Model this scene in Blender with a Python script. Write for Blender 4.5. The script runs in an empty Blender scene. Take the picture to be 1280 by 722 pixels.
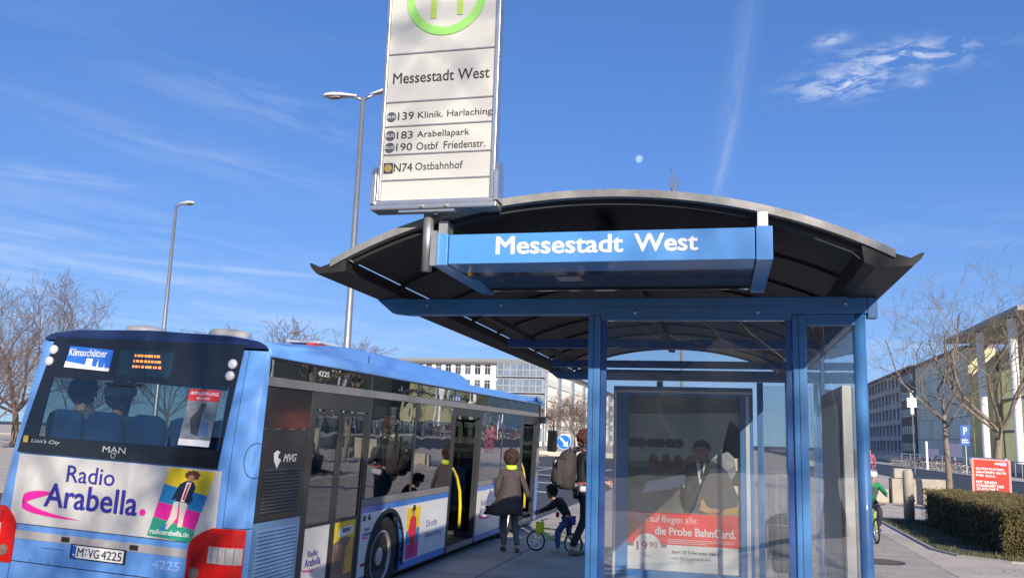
import bpy, bmesh, math, random
from mathutils import Vector, Matrix, noise
random.seed(7)
S = bpy.context.scene
COL = S.collection
R = math.radians
# ---------------------------------------------------------------- camera
cam_d = bpy.data.cameras.new('camera'); cam = bpy.data.objects.new('camera', cam_d); COL.objects.link(cam)
yaw, pit, rol = R(13.966), R(9.739), R(1.884)
fw = Vector((-math.sin(yaw)*math.cos(pit), math.cos(yaw)*math.cos(pit), math.sin(pit)))
rt = fw.cross(Vector((0, 0, 1))).normalized(); up = rt.cross(fw)
rt, up = math.cos(rol)*rt + math.sin(rol)*up, -math.sin(rol)*rt + math.cos(rol)*up
m = Matrix((rt, up, -fw)).transposed().to_4x4(); m.translation = (0, 0, 1.75)
cam.matrix_world = m
cam_d.lens = 30.28; cam_d.sensor_width = 36; cam_d.clip_start = .05; cam_d.clip_end = 6000
S.camera = cam
# ---------------------------------------------------------------- sun and sky
SUN = Vector((.47, -1.0, .46)).normalized()
el = math.asin(SUN.z); az = math.atan2(SUN.x, SUN.y)
sl = bpy.data.lights.new('sun', 'SUN'); so = bpy.data.objects.new('sun', sl); COL.objects.link(so)
sl.energy = 5.0; sl.angle = R(.5); sl.color = (1, .885, .74)
so.rotation_euler = (-SUN).to_track_quat('-Z', 'Y').to_euler()
W = bpy.data.worlds.new('World'); S.world = W; W.use_nodes = True
wt = W.node_tree; wt.nodes.clear()
def wn(t, **k):
    n = wt.nodes.new(t)
    for a, b in k.items(): setattr(n, a, b)
    return n
def wm(op, a, b=None, c=None):
    n = wn('ShaderNodeMath', operation=op)
    for i, v in enumerate((a, b, c)):
        if v is None: continue
        if isinstance(v, (int, float)): n.inputs[i].default_value = v
        else: wt.links.new(v, n.inputs[i])
    return n.outputs[0]
sky = wn('ShaderNodeTexSky', sky_type='NISHITA', sun_disc=False, sun_elevation=R(30), sun_rotation=az,
         altitude=500, air_density=.75, dust_density=.9, ozone_density=4.0)
sky.sun_elevation = el + R(6)
geo = wn('ShaderNodeTexCoord'); sep = wn('ShaderNodeSeparateXYZ'); wt.links.new(geo.outputs['Generated'], sep.inputs[0])
AZ = wm('MULTIPLY', wm('ARCTAN2', sep.outputs[0], sep.outputs[1]), 57.2958)
EL = wm('MULTIPLY', wm('ARCSINE', sep.outputs[2]), 57.2958)
def patch(a0, e0, th, su, sv, nu, nv, lo, hi, amp, seed=0.0):
    c, s = math.cos(R(th)), math.sin(R(th))
    da, de = wm('SUBTRACT', AZ, a0), wm('SUBTRACT', EL, e0)
    u = wm('ADD', wm('MULTIPLY', da, c), wm('MULTIPLY', de, s))
    v = wm('SUBTRACT', wm('MULTIPLY', de, c), wm('MULTIPLY', da, s))
    g = wm('EXPONENT', wm('MULTIPLY', wm('ADD', wm('POWER', wm('ABSOLUTE', wm('DIVIDE', u, su)), 2.0), wm('POWER', wm('ABSOLUTE', wm('DIVIDE', v, sv)), 2.0)), -1.0))
    cb = wn('ShaderNodeCombineXYZ'); wt.links.new(wm('MULTIPLY', u, nu), cb.inputs[0]); wt.links.new(wm('MULTIPLY', v, nv), cb.inputs[1]); cb.inputs[2].default_value = seed
    nz = wn('ShaderNodeTexNoise'); nz.inputs['Scale'].default_value = 1; nz.inputs['Detail'].default_value = 5; nz.inputs['Roughness'].default_value = .6
    nz.inputs['Distortion'].default_value = .4
    wt.links.new(cb.outputs[0], nz.inputs['Vector'])
    mr = wn('ShaderNodeMapRange', interpolation_type='SMOOTHSTEP'); mr.inputs[1].default_value = lo; mr.inputs[2].default_value = hi
    wt.links.new(nz.outputs[0], mr.inputs[0])
    return wm('MULTIPLY', wm('MULTIPLY', g, mr.outputs[0]), amp)
PT = [patch(11.8, 23.4, -3, 3.6, .75, .55, 1.6, .42, .62, .75, 1.3), patch(8.0, 22.3, 2, 2.9, .75, .6, 1.7, .40, .62, .85, 4.1),
      patch(7.2, 24.9, 8, 1.0, .35, .8, 2.5, .35, .6, .55, 2.2), patch(12.2, 21.8, 0, .5, .25, 1, 2, .3, .6, .4, 9.2),
      patch(1.2, 23.6, 78, 6.5, .75, .25, .9, .2, .75, .15, 3.0), patch(.2, 18.6, 77, 3.2, .28, .3, 1.4, .2, .7, .25, 5.0),
      patch(-31.5, 20.3, -8, 7.5, 1.3, .14, .8, .35, .75, .24, 6.0), patch(-34, 16.6, -8, 11, 1.1, .1, .9, .3, .75, .22, 7.0),
      patch(-43, 14.2, 2, 4.5, .5, .2, 1.6, .3, .7, .24, 8.0), patch(-42, 9.0, -4, 13, 4.0, .1, .9, .38, .75, .38, 11.0),
      patch(-33, 9.9, 0, 6.5, .16, .3, 1, .1, .6, .28, 12.0), patch(-10, 6, 0, 60, 3.5, .08, .8, .4, .8, .3, 13.0),
      patch(14, 13, -3, 10, 1.6, .12, .9, .4, .8, .16, 15.0), patch(120, 25, -3, 70, 9, .06, .3, .4, .8, .3, 16.0), patch(-120, 22, 3, 60, 9, .06, .3, .4, .8, .3, 17.0)]
tot = PT[0]
for p in PT[1:]: tot = wm('ADD', tot, p)
tot = wm('MINIMUM', wm('MULTIPLY', tot, .8), .9)
mx = wn('ShaderNodeMix', data_type='RGBA'); wt.links.new(tot, mx.inputs[0])
gm = wn('ShaderNodeGamma'); gm.inputs[1].default_value = .52; wt.links.new(sky.outputs[0], gm.inputs[0])
hs = wn('ShaderNodeMix', data_type='RGBA', blend_type='MULTIPLY'); hs.inputs[0].default_value = 1; hs.inputs[7].default_value = (.58, 1.09, 2.04, 1)
wt.links.new(gm.outputs[0], hs.inputs[6])
hz = wn('ShaderNodeMix', data_type='RGBA'); hz.inputs[7].default_value = (2.75, 4.05, 5.05, 1)
wt.links.new(wm('MULTIPLY', wm('EXPONENT', wm('DIVIDE', wm('MAXIMUM', EL, 0.0), -7.0)), .8), hz.inputs[0]); wt.links.new(hs.outputs[2], hz.inputs[6])
wt.links.new(hz.outputs[2], mx.inputs[6]); mx.inputs[7].default_value = (5.2, 5.6, 6.3, 1)
bg = wn('ShaderNodeBackground'); bg.inputs[1].default_value = .13; wt.links.new(mx.outputs[2], bg.inputs[0])
wo = wn('ShaderNodeOutputWorld'); wt.links.new(bg.outputs[0], wo.inputs[0])
S.view_settings.view_transform = 'Standard'; S.view_settings.look = 'None'; S.view_settings.gamma = 1
S.view_settings.exposure = 0.42
S.render.engine = 'CYCLES'
S.cycles.max_bounces = 8; S.cycles.transparent_max_bounces = 16; S.cycles.glossy_bounces = 4; S.cycles.diffuse_bounces = 3
# ---------------------------------------------------------------- materials
MATS = {}
def mat(name, col=(.5, .5, .5), rough=.6, metal=0, var=.08, vs=3.0, bump=0, bs=40.0, coat=0, alpha_mix=None, emit=0, rnd=0, col2=None, dirt=0, spec=.5):
    if name in MATS: return MATS[name]
    M_ = bpy.data.materials.new(name); M_.use_nodes = True; t = M_.node_tree; b = t.nodes['Principled BSDF']
    b.inputs['Roughness'].default_value = rough; b.inputs['Metallic'].default_value = metal
    b.inputs['Coat Weight'].default_value = coat; b.inputs['Coat Roughness'].default_value = .06; b.inputs['Specular IOR Level'].default_value = spec
    tc = t.nodes.new('ShaderNodeTexCoord')
    nz = t.nodes.new('ShaderNodeTexNoise'); nz.inputs['Scale'].default_value = vs; nz.inputs['Detail'].default_value = 6; nz.inputs['Roughness'].default_value = .62
    t.links.new(tc.outputs['Object'], nz.inputs['Vector'])
    mxn = t.nodes.new('ShaderNodeMix'); mxn.data_type = 'RGBA'
    mr = t.nodes.new('ShaderNodeMapRange'); mr.inputs[1].default_value = .3; mr.inputs[2].default_value = .7
    t.links.new(nz.outputs[0], mr.inputs[0]); t.links.new(mr.outputs[0], mxn.inputs[0])
    c2 = col2 if col2 else tuple(c*(1+var) for c in col)
    c1 = tuple(c*(1-var) for c in col) if not col2 else col
    mxn.inputs[6].default_value = (*c1, 1); mxn.inputs[7].default_value = (*c2, 1)
    out = mxn.outputs[2]
    if rnd:
        oi = t.nodes.new('ShaderNodeObjectInfo'); h = t.nodes.new('ShaderNodeHueSaturation')
        m2 = t.nodes.new('ShaderNodeMapRange'); m2.inputs[3].default_value = 1-rnd; m2.inputs[4].default_value = 1+rnd
        t.links.new(oi.outputs['Random'], m2.inputs[0]); t.links.new(m2.outputs[0], h.inputs['Value']); t.links.new(out, h.inputs['Color']); out = h.outputs[0]
    if dirt:
        n3 = t.nodes.new('ShaderNodeTexNoise'); n3.inputs['Scale'].default_value = vs*.35; n3.inputs['Detail'].default_value = 8
        mp = t.nodes.new('ShaderNodeMapping'); mp.inputs['Scale'].default_value = (1, 1, .25); t.links.new(tc.outputs['Object'], mp.inputs[0]); t.links.new(mp.outputs[0], n3.inputs['Vector'])
        m3 = t.nodes.new('ShaderNodeMapRange'); m3.inputs[1].default_value = .45; m3.inputs[2].default_value = .75; m3.inputs[4].default_value = dirt
        t.links.new(n3.outputs[0], m3.inputs[0])
        mm = t.nodes.new('ShaderNodeMix'); mm.data_type = 'RGBA'; t.links.new(m3.outputs[0], mm.inputs[0]); t.links.new(out, mm.inputs[6]); mm.inputs[7].default_value = (.16, .14, .12, 1); out = mm.outputs[2]
        rr = t.nodes.new('ShaderNodeMath'); rr.operation = 'MULTIPLY_ADD'; rr.inputs[1].default_value = .5; rr.inputs[2].default_value = rough
        t.links.new(m3.outputs[0], rr.inputs[0]); t.links.new(rr.outputs[0], b.inputs['Roughness'])
    t.links.new(out, b.inputs['Base Color'])
    if bump:
        n2 = t.nodes.new('ShaderNodeTexNoise'); n2.inputs['Scale'].default_value = bs; n2.inputs['Detail'].default_value = 4; t.links.new(tc.outputs['Object'], n2.inputs['Vector'])
        bp = t.nodes.new('ShaderNodeBump'); bp.inputs['Strength'].default_value = bump; bp.inputs['Distance'].default_value = .22/bs
        t.links.new(n2.outputs[0], bp.inputs['Height']); t.links.new(bp.outputs[0], b.inputs['Normal'])
    if emit:
        b.inputs['Emission Strength'].default_value = emit; b.inputs['Emission Color'].default_value = (*col, 1)
    MATS[name] = M_
    return M_
def glass(name, tint, refl=1.0, rough=0.0, ior=1.5, base=0.0, film=0.0, filmcol=(.5, .5, .5)):
    if name in MATS: return MATS[name]
    M_ = bpy.data.materials.new(name); M_.use_nodes = True; t = M_.node_tree; t.nodes.clear()
    o = t.nodes.new('ShaderNodeOutputMaterial'); tr = t.nodes.new('ShaderNodeBsdfTransparent'); tr.inputs[0].default_value = (*tint, 1)
    gl = t.nodes.new('ShaderNodeBsdfGlossy'); gl.inputs['Roughness'].default_value = rough; gl.inputs[0].default_value = (.95, .97, 1, 1)
    fr = t.nodes.new('ShaderNodeFresnel')
    gg = t.nodes.new('ShaderNodeNewGeometry'); gi = t.nodes.new('ShaderNodeMath'); gi.operation = 'MULTIPLY_ADD'; gi.inputs[1].default_value = 1/ior-ior; gi.inputs[2].default_value = ior
    t.links.new(gg.outputs['Backfacing'], gi.inputs[0]); t.links.new(gi.outputs[0], fr.inputs[0])   # same reflectance on both faces of a thin pane
    ma = t.nodes.new('ShaderNodeMath'); ma.operation = 'MULTIPLY_ADD'; ma.inputs[1].default_value = refl; ma.inputs[2].default_value = base; ma.use_clamp = True
    t.links.new(fr.outputs[0], ma.inputs[0])
    # very slight waviness of the pane, as in toughened glass
    tc = t.nodes.new('ShaderNodeTexCoord'); nz = t.nodes.new('ShaderNodeTexNoise'); nz.inputs['Scale'].default_value = 1.6; t.links.new(tc.outputs['Object'], nz.inputs['Vector'])
    bp = t.nodes.new('ShaderNodeBump'); bp.inputs['Strength'].default_value = .25; bp.inputs['Distance'].default_value = .012; t.links.new(nz.outputs[0], bp.inputs['Height']); t.links.new(bp.outputs[0], gl.inputs['Normal'])
    mx_ = t.nodes.new('ShaderNodeMixShader'); t.links.new(ma.outputs[0], mx_.inputs[0]); t.links.new(gl.outputs[0], mx_.inputs[2])
    if film:
        df = t.nodes.new('ShaderNodeBsdfDiffuse'); df.inputs[0].default_value = (*filmcol, 1)
        n2 = t.nodes.new('ShaderNodeTexNoise'); n2.inputs['Scale'].default_value = 5; n2.inputs['Detail'].default_value = 7; t.links.new(tc.outputs['Object'], n2.inputs['Vector'])
        m4 = t.nodes.new('ShaderNodeMapRange'); m4.inputs[1].default_value = .3; m4.inputs[2].default_value = .8; m4.inputs[3].default_value = film*.4; m4.inputs[4].default_value = film*1.6; t.links.new(n2.outputs[0], m4.inputs[0])
        m5 = t.nodes.new('ShaderNodeMixShader'); t.links.new(m4.outputs[0], m5.inputs[0]); t.links.new(tr.outputs[0], m5.inputs[1]); t.links.new(df.outputs[0], m5.inputs[2]); t.links.new(m5.outputs[0], mx_.inputs[1])
    else:
        t.links.new(tr.outputs[0], mx_.inputs[1])
    t.links.new(mx_.outputs[0], o.inputs[0]); MATS[name] = M_
    return M_
BLUE = (.055, .22, .62)
bus_blue = mat('bus_blue', (.12, .30, .68), .26, coat=.5, var=.09, vs=1.6, dirt=.28)
sh_blue = mat('shelter_blue', (.05, .20, .47), .38, coat=.2, var=.14, vs=2.5, dirt=.42, bump=.06, bs=60)
box_blue = mat('sign_box_blue', (.08, .27, .62), .3, coat=.3, var=.04, vs=2, dirt=.08)
white_brightened = mat('white_film_brightened', (.76, .75, .73), .32, var=.03, vs=2, dirt=.12, coat=.3); white_film = mat('white_film', (.54, .53, .515), .32, var=.03, vs=2, dirt=.12, coat=.3)  # side film painted paler than the rear to make up for weaker sun
blk = mat('black_gloss', (.011, .012, .014), .13, var=.1, coat=.3)
rub = mat('rubber', (.018, .018, .02), .7, var=.15, vs=8)
grey_m = mat('grey_metal', (.30, .31, .32), .38, metal=.5, var=.08, vs=6, dirt=.15)
alu = mat('aluminium', (.55, .55, .54), .32, metal=.85, var=.1, vs=9, bump=.05, bs=200, dirt=.15)
galv = mat('galvanised', (.38, .385, .38), .45, metal=.75, var=.15, vs=12, dirt=.1)
darkroof = mat('dark_roof_sheet', (.012, .012, .014), .55, var=.2, vs=4)
bus_glass = glass('bus_glass', (.42, .45, .45), 2.0, base=.03); left_glass = glass('bus_left_glass', (.75, .8, .8), 1.0)
rear_glass = glass('bus_rear_glass', (.66, .71, .71), 1.2, base=.01)
sh_glass = glass('shelter_glass', (.955, .97, .97), 2.6, base=.035, film=.022, filmcol=(.5, .5, .48))
side_glass = glass('shelter_side_glass', (.97, .98, .98), 1.0, film=.012); case_glass = glass('case_glass', (.98, .985, .985), .9)
bld_glass = mat('window_glass', (.05, .06, .075), .08, var=.35, vs=.4, spec=.8, rnd=.7)
asph = mat('asphalt', (.055, .055, .058), .85, var=.22, vs=.9, bump=.5, bs=90, col2=None)
# ---------------------------------------------------------------- mesh helper
class MB:
    def __init__(s): s.v = []; s.f = []
    def add(s, vs, fs):
        o = len(s.v); s.v += [tuple(p) for p in vs]; s.f += [tuple(i+o for i in f) for f in fs]; return s
    def box(s, x0, x1, y0, y1, z0, z1):
        return s.add([(x0, y0, z0), (x1, y0, z0), (x1, y1, z0), (x0, y1, z0), (x0, y0, z1), (x1, y0, z1), (x1, y1, z1), (x0, y1, z1)],
                     [(0, 3, 2, 1), (4, 5, 6, 7), (0, 1, 5, 4), (1, 2, 6, 5), (2, 3, 7, 6), (3, 0, 4, 7)])
    def obox(s, c, sz, rz=0, rx=0):
        mm = Matrix.Translation(c) @ Matrix.Rotation(rz, 4, 'Z') @ Matrix.Rotation(rx, 4, 'X')
        t = MB().box(-sz[0]/2, sz[0]/2, -sz[1]/2, sz[1]/2, -sz[2]/2, sz[2]/2)
        return s.add([mm @ Vector(p) for p in t.v], t.f)
    def tube(s, pts, r, n=8, cap=True, closed=False):
        pts = [Vector(p) for p in pts]; k = len(pts); rr = r if isinstance(r, (list, tuple)) else [r]*k
        vs = []; prev = None
        for i, p in enumerate(pts):
            if closed: d = (pts[(i+1) % k]-pts[i-1])
            else: d = (pts[min(i+1, k-1)]-pts[max(i-1, 0)])
            d.normalize()
            if prev is None:
                a = d.orthogonal().normalized()
            else:
                a = (prev - d*prev.dot(d)); a = a.normalized() if a.length > 1e-6 else d.orthogonal().normalized()
            prev = a; b = d.cross(a)
            for j in range(n):
                t = 2*math.pi*j/n; vs.append(p + (a*math.cos(t)+b*math.sin(t))*rr[i])
        fs = []
        for i in range(k if closed else k-1):
            i2 = (i+1) % k
            for j in range(n): fs.append((i*n+j, i*n+(j+1) % n, i2*n+(j+1) % n, i2*n+j))
        if cap and not closed: fs += [tuple(range(n))[::-1], tuple((k-1)*n+j for j in range(n))]
        return s.add(vs, fs)
    def ring(s, c, R_, r, axis=(1, 0, 0), n=24, k=6):
        ax = Vector(axis).normalized(); a = ax.orthogonal().normalized(); b = ax.cross(a); c = Vector(c)
        return s.tube([c+(a*math.cos(2*math.pi*i/n)+b*math.sin(2*math.pi*i/n))*R_ for i in range(n)], r, k, closed=True)
    def lathe(s, prof, c=(0, 0, 0), axis=(0, 0, 1), n=16):
        ax = Vector(axis).normalized(); a = ax.orthogonal().normalized(); b = ax.cross(a); c = Vector(c); vs = []
        for (r, h) in prof:
            for j in range(n):
                t = 2*math.pi*j/n; vs.append(c+ax*h+(a*math.cos(t)+b*math.sin(t))*r)
        fs = [(i*n+j, i*n+(j+1) % n, (i+1)*n+(j+1) % n, (i+1)*n+j) for i in range(len(prof)-1) for j in range(n)]
        fs += [tuple(range(n))[::-1], tuple((len(prof)-1)*n+j for j in range(n))]
        return s.add(vs, fs)
    def prism(s, poly, f0, f1):
        """poly: 2D points; f0/f1 map (a,b) to 3D front/back"""
        n = len(poly); vs = [f0(*p) for p in poly]+[f1(*p) for p in poly]
        return s.add(vs, [tuple(range(n)), tuple(range(2*n-1, n-1, -1))]+[(i, i+n, (i+1) % n+n, (i+1) % n) for i in range(n)])
    def loft(s, rings, n=14, cap=True):
        vs = []
        for (cx, cy, z, rx, ry) in rings:
            for j in range(n):
                t = 2*math.pi*j/n; vs.append((cx+rx*math.cos(t), cy+ry*math.sin(t), z))
        fs = [(i*n+j, i*n+(j+1) % n, (i+1)*n+(j+1) % n, (i+1)*n+j) for i in range(len(rings)-1) for j in range(n)]
        if cap: fs += [tuple(range(n))[::-1], tuple((len(rings)-1)*n+j for j in range(n))]
        return s.add(vs, fs)
    def grid(s, fn, nu, nv):
        vs = [fn(i/nu, j/nv) for i in range(nu+1) for j in range(nv+1)]
        return s.add(vs, [(i*(nv+1)+j, (i+1)*(nv+1)+j, (i+1)*(nv+1)+j+1, i*(nv+1)+j+1) for i in range(nu) for j in range(nv)])
    def sphere(s, c, r, n=10, m_=7, sc=(1, 1, 1)):
        c = Vector(c); vs = [c+Vector((0, 0, -r*sc[2]))]
        for i in range(1, m_):
            ph = -math.pi/2+math.pi*i/m_
            for j in range(n):
                t = 2*math.pi*j/n; vs.append(c+Vector((r*sc[0]*math.cos(ph)*math.cos(t), r*sc[1]*math.cos(ph)*math.sin(t), r*sc[2]*math.sin(ph))))
        vs.append(c+Vector((0, 0, r*sc[2]))); L = len(vs)-1
        fs = [(0, 1+(j+1) % n, 1+j) for j in range(n)]
        fs += [(1+i*n+j, 1+i*n+(j+1) % n, 1+(i+1)*n+(j+1) % n, 1+(i+1)*n+j) for i in range(m_-2) for j in range(n)]
        fs += [(L, L-n+j, L-n+(j+1) % n) for j in range(n)]
        return s.add(vs, fs)
    def build(s, name, mt, parent=None, smooth=False, bevel=0, solid=0, kind=None, sub=0, fix=True):
        me = bpy.data.meshes.new(name); me.from_pydata(s.v, [], s.f); me.validate()
        if fix or bevel:
            bm = bmesh.new(); bm.from_mesh(me); bmesh.ops.recalc_face_normals(bm, faces=bm.faces)
            bm.to_mesh(me); bm.free()
        if smooth:
            me.polygons.foreach_set('use_smooth', [True]*len(me.polygons))
        me.materials.append(mt); o = bpy.data.objects.new(name, me); COL.objects.link(o); o.parent = parent
        if solid:
            q = o.modifiers.new('solid', 'SOLIDIFY'); q.thickness = solid; q.offset = 0
        if bevel:
            q = o.modifiers.new('bevel', 'BEVEL'); q.width = bevel; q.segments = 2; q.limit_method = 'ANGLE'
            if not smooth: me.polygons.foreach_set('use_smooth', [True]*len(me.polygons)); w_ = o.modifiers.new('wn', 'WEIGHTED_NORMAL')
        if sub: q = o.modifiers.new('sub', 'SUBSURF'); q.levels = sub; q.render_levels = sub
        if kind: o['kind'] = kind
        return o
def tag(o, label, cat, group=None):
    o['label'] = label; o['category'] = cat
    if group: o['group'] = group
    return o
def thing(name, label, cat, loc=(0, 0, 0), rz=0, group=None):
    o = bpy.data.objects.new(name, None); COL.objects.link(o); o.empty_display_size = .2
    o.location = loc; o.rotation_euler = (0, 0, rz); return tag(o, label, cat, group)
def struct(o): o['kind'] = 'structure'; return o
def copy_obj(o, parent=None):
    c = o.copy(); COL.objects.link(c); c.parent = parent; return c
def copy_tree(root, loc, rz=0, label=None, sc=None):
    r = copy_obj(root); r.location = loc; r.rotation_euler = (0, 0, rz)
    if label: r['label'] = label
    if sc: r.scale = sc if isinstance(sc, tuple) else (sc, sc, sc)
    for ch in KIDS(root):
        c = copy_obj(ch, r)
        for g in KIDS(ch): copy_obj(g, c)
    return r
def KIDS(o): return [x for x in COL.objects if x.parent == o]
def text(body, mt, parent, origin, ux, uy, w, h, bold=0.0, shear=0.0, name='lettering', ext=.0015, off=.002, wz=None):
    """lettering whose bounding box is fitted to w x h at origin (lower-left), along ux (right) and uy (up)"""
    cu = bpy.data.curves.new('t', 'FONT'); cu.body = body; cu.shear = shear; cu.extrude = .02; cu.resolution_u = 3
    ob = bpy.data.objects.new('t', cu); COL.objects.link(ob); dg = bpy.context.evaluated_depsgraph_get()
    me = bpy.data.meshes.new_from_object(ob.evaluated_get(dg)); bpy.data.objects.remove(ob)
    xs = [v.co.x for v in me.vertices]; ys = [v.co.y for v in me.vertices]
    x0, x1, y0, y1 = min(xs), max(xs), min(ys), max(ys)
    ux = Vector(ux).normalized(); uy = Vector(uy).normalized(); nn = ux.cross(uy); O = Vector(origin)
    for v in me.vertices:
        a = (v.co.x-x0)/(x1-x0)*w; b_ = (v.co.y-y0)/(y1-y0)*h
        v.co = O+ux*a+uy*b_+nn*(off+(ext if v.co.z > 0 else 0))
    if bold:
        k = bold*h*.9; base = [v.co.copy() for v in me.vertices]; polys = [tuple(p.vertices) for p in me.polygons]; vs = []; fs = []
        for n_, (a, b_) in enumerate(((0, 0), (1, 0), (-1, 0), (0, .7), (0, -.7), (.7, .5), (-.7, .5), (.7, -.5), (-.7, -.5))):
            o_ = len(vs); vs += [p+ux*a*k+uy*b_*k+nn*(n_*.00006) for p in base]; fs += [tuple(i+o_ for i in q) for q in polys]
        me = bpy.data.meshes.new(name); me.from_pydata(vs, [], fs)
    me.name = name; me.materials.clear(); me.materials.append(mt); o = bpy.data.objects.new(name, me); COL.objects.link(o); o.parent = parent
    return o
def skin(name, verts, edges, mt, parent=None, sub=1, root=0):
    """verts: (x,y,z,r[,r2]); grown with a skin modifier into one continuous surface"""
    me = bpy.data.meshes.new(name); me.from_pydata([v[:3] for v in verts], edges, []); ob = bpy.data.objects.new(name, me); COL.objects.link(ob)
    ob.modifiers.new('skin', 'SKIN')
    sv = me.skin_vertices[0].data
    for i, v in enumerate(verts):
        sv[i].radius = (v[3], v[4] if len(v) > 4 else v[3]); sv[i].use_root = (i == root)
    q = ob.modifiers.new('s', 'SUBSURF'); q.levels = sub; q.render_levels = sub
    dg = bpy.context.evaluated_depsgraph_get(); dg.update()
    m2 = bpy.data.meshes.new_from_object(ob.evaluated_get(dg)); bpy.data.objects.remove(ob)
    m2.polygons.foreach_set('use_smooth', [True]*len(m2.polygons)); m2.materials.clear(); m2.materials.append(mt)
    o = bpy.data.objects.new(name, m2); COL.objects.link(o); o.parent = parent
    return o
# ================================================================ GROUND
pave_m = mat('pavement', (.40, .345, .285), .85, var=.18, vs=1.3, dirt=.4, bump=.15, bs=120)
beige_m = mat('light_path', (.50, .425, .345), .85, var=.16, vs=1.3, dirt=.35, bump=.15, bs=120)
curb_m = mat('kerb_granite', (.33, .32, .30), .8, var=.18, vs=14, bump=.3, bs=90, rnd=.12)
dark_asph = mat('dark_asphalt', (.035, .042, .058), .8, var=.15, vs=.5, bump=.3, bs=60)
paint_m = mat('road_paint', (.62, .62, .6), .7, var=.12, vs=6)
soil_m = mat('bed_soil', (.06, .055, .035), .95, var=.3, vs=5, bump=.6, bs=30, col2=(.035, .05, .02))
struct(MB().box(-1500, 1500, -1200, 2200, -1.2, -.18).build('road', asph))
# platform: a raised sheet (0.18 m kerb) east of x = -4
g = MB().box(-3.86, 3.2, -14, 60, -.6, 0); struct(g.build('bus_platform', pave_m))
struct(MB().box(3.2, 10.5, -14, 60, -.6, .004).build('path', beige_m))
struct(MB().box(-3.86, 10.5, 60.001, 400, -.6, .002).build('far_path', beige_m))
struct(MB().box(10.5, 17.9, -14, 400, -.6, -.012).build('side_road', dark_asph))
struct(MB().box(17.9, 21.4, -14, 400, -.6, .05).build('side_pavement', beige_m))
struct(MB().box(21.4, 120, -14, 400, -.6, .35).build('terrace', mat('terrace_stone', (.26, .26, .25), .85, var=.12, vs=.6)))
struct(MB().box(-1.0, 120, -60, -14.001, -.6, -.01).build('plaza', pave_m))
kb = struct(MB().box(-3.9, -3.88, -14, 120, -.6, -.2).build('kerb_line', curb_m))
ks = MB().box(-4.0, -3.862, -.495, .495, -.3, .002)
k0 = ks.build('kerb_stone', curb_m, kb, bevel=.012); k0.location = (0, 4, 0)
for i in range(60):
    c = copy_obj(k0, kb); c.location = (0, 5+i, random.uniform(-.003, .003))
# paving joints of the platform
jm = mat('joint', (.09, .085, .08), .95)
for xj in (-3.05, 1.55): struct(MB().box(xj, xj+.012, -8, 58, -.01, .0035).build('pavement_joint', jm))
for yj in (6, 11, 16, 21, 27, 33, 40, 48):
    struct(MB().box(-3.86, 3.2, yj, yj+.012, -.01, .0025).build('pavement_joint', jm))
# lane markings on the bus road and crossing
for (x, y, l, w) in ((-7.4, 24, 3, .14), (-7.4, 32, 3, .14), (-7.4, 40, 3, .14), (-7.4, 48, 3, .14), (-7.4, 56, 3, .14), (-7.4, 66, 3, .14), (-11, 30, 40, .12), (-14.6, 30, 40, .12)):
    o = MB().box(x-w/2, x+w/2, y, y+l, -.179, -.174).build('lane_marking', paint_m); struct(o)
for (x, y, w) in ((-9, 31.4, 6), (-9, 38, 7), (-10, 46, 8), (-12, 58, 12)):
    struct(MB().box(x-w/2, x+w/2, y, y+.3, -.178, -.173).build('lane_marking', paint_m))
struct(MB().box(-300, -19, -20, 96, -.6, -.03).build('far_pavement', beige_m))
struct(MB().box(-80, -4.6, 96, 101, -.6, .35).build('low_wall_base', mat('pale_wall', (.5, .46, .38), .85, var=.1, vs=.5)))
struct(MB().box(-300, -4.6, 101.01, 400, -.6, .02).build('forecourt', beige_m))
# planting bed and grass
bed = [(3.72, 24.2), (3.62, 17.3), (3.85, 16.55), (4.5, 16.0), (5.6, 15.75), (8.6, 15.6), (8.6, 24.2)]
b_ = MB().prism(bed, lambda a, b: (a, b, .02), lambda a, b: (a, b, -.05)).build('planting_bed', soil_m); struct(b_)
e_ = MB()
for i in range(4):
    a, b = Vector((*bed[i], 0)), Vector((*bed[i+1], 0)); d = (b-a); e_.obox((a+b)/2+Vector((0, 0, .012)), (.07, d.length+.04, .05), math.atan2(-d.x, d.y))
struct(e_.build('bed_edging', curb_m))
gr = MB()
def inbed(x, y):
    c = False; n = len(bed)
    for i in range(n):
        x1, y1 = bed[i]; x2, y2 = bed[(i+1) % n]
        if (y1 > y) != (y2 > y) and x < (x2-x1)*(y-y1)/(y2-y1)+x1: c = not c
    return c
for i in range(9000):
    x = random.uniform(3.6, 8.2) if i % 2 else random.uniform(3.6, 5.2); y = random.uniform(15.6, 24)
    if not inbed(x, y) or noise.noise(Vector((x*1.3, y*1.3, 0))) < -.12: continue
    h = random.uniform(.03, .09); a = random.uniform(0, 6.28); w = .006; dx, dy = math.cos(a)*w, math.sin(a)*w; lx, ly = random.uniform(-.03, .03), random.uniform(-.03, .03)
    gr.add([(x-dx, y-dy, .02), (x+dx, y+dy, .02), (x+lx, y+ly, .02+h)], [(0, 1, 2)])
tag(gr.build('grass', mat('grass', (.07, .085, .025), .8, var=.3, vs=3, col2=(.16, .14, .06)), kind='stuff', fix=False), 'thin winter grass in the bed around the hedge', 'grass')
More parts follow.
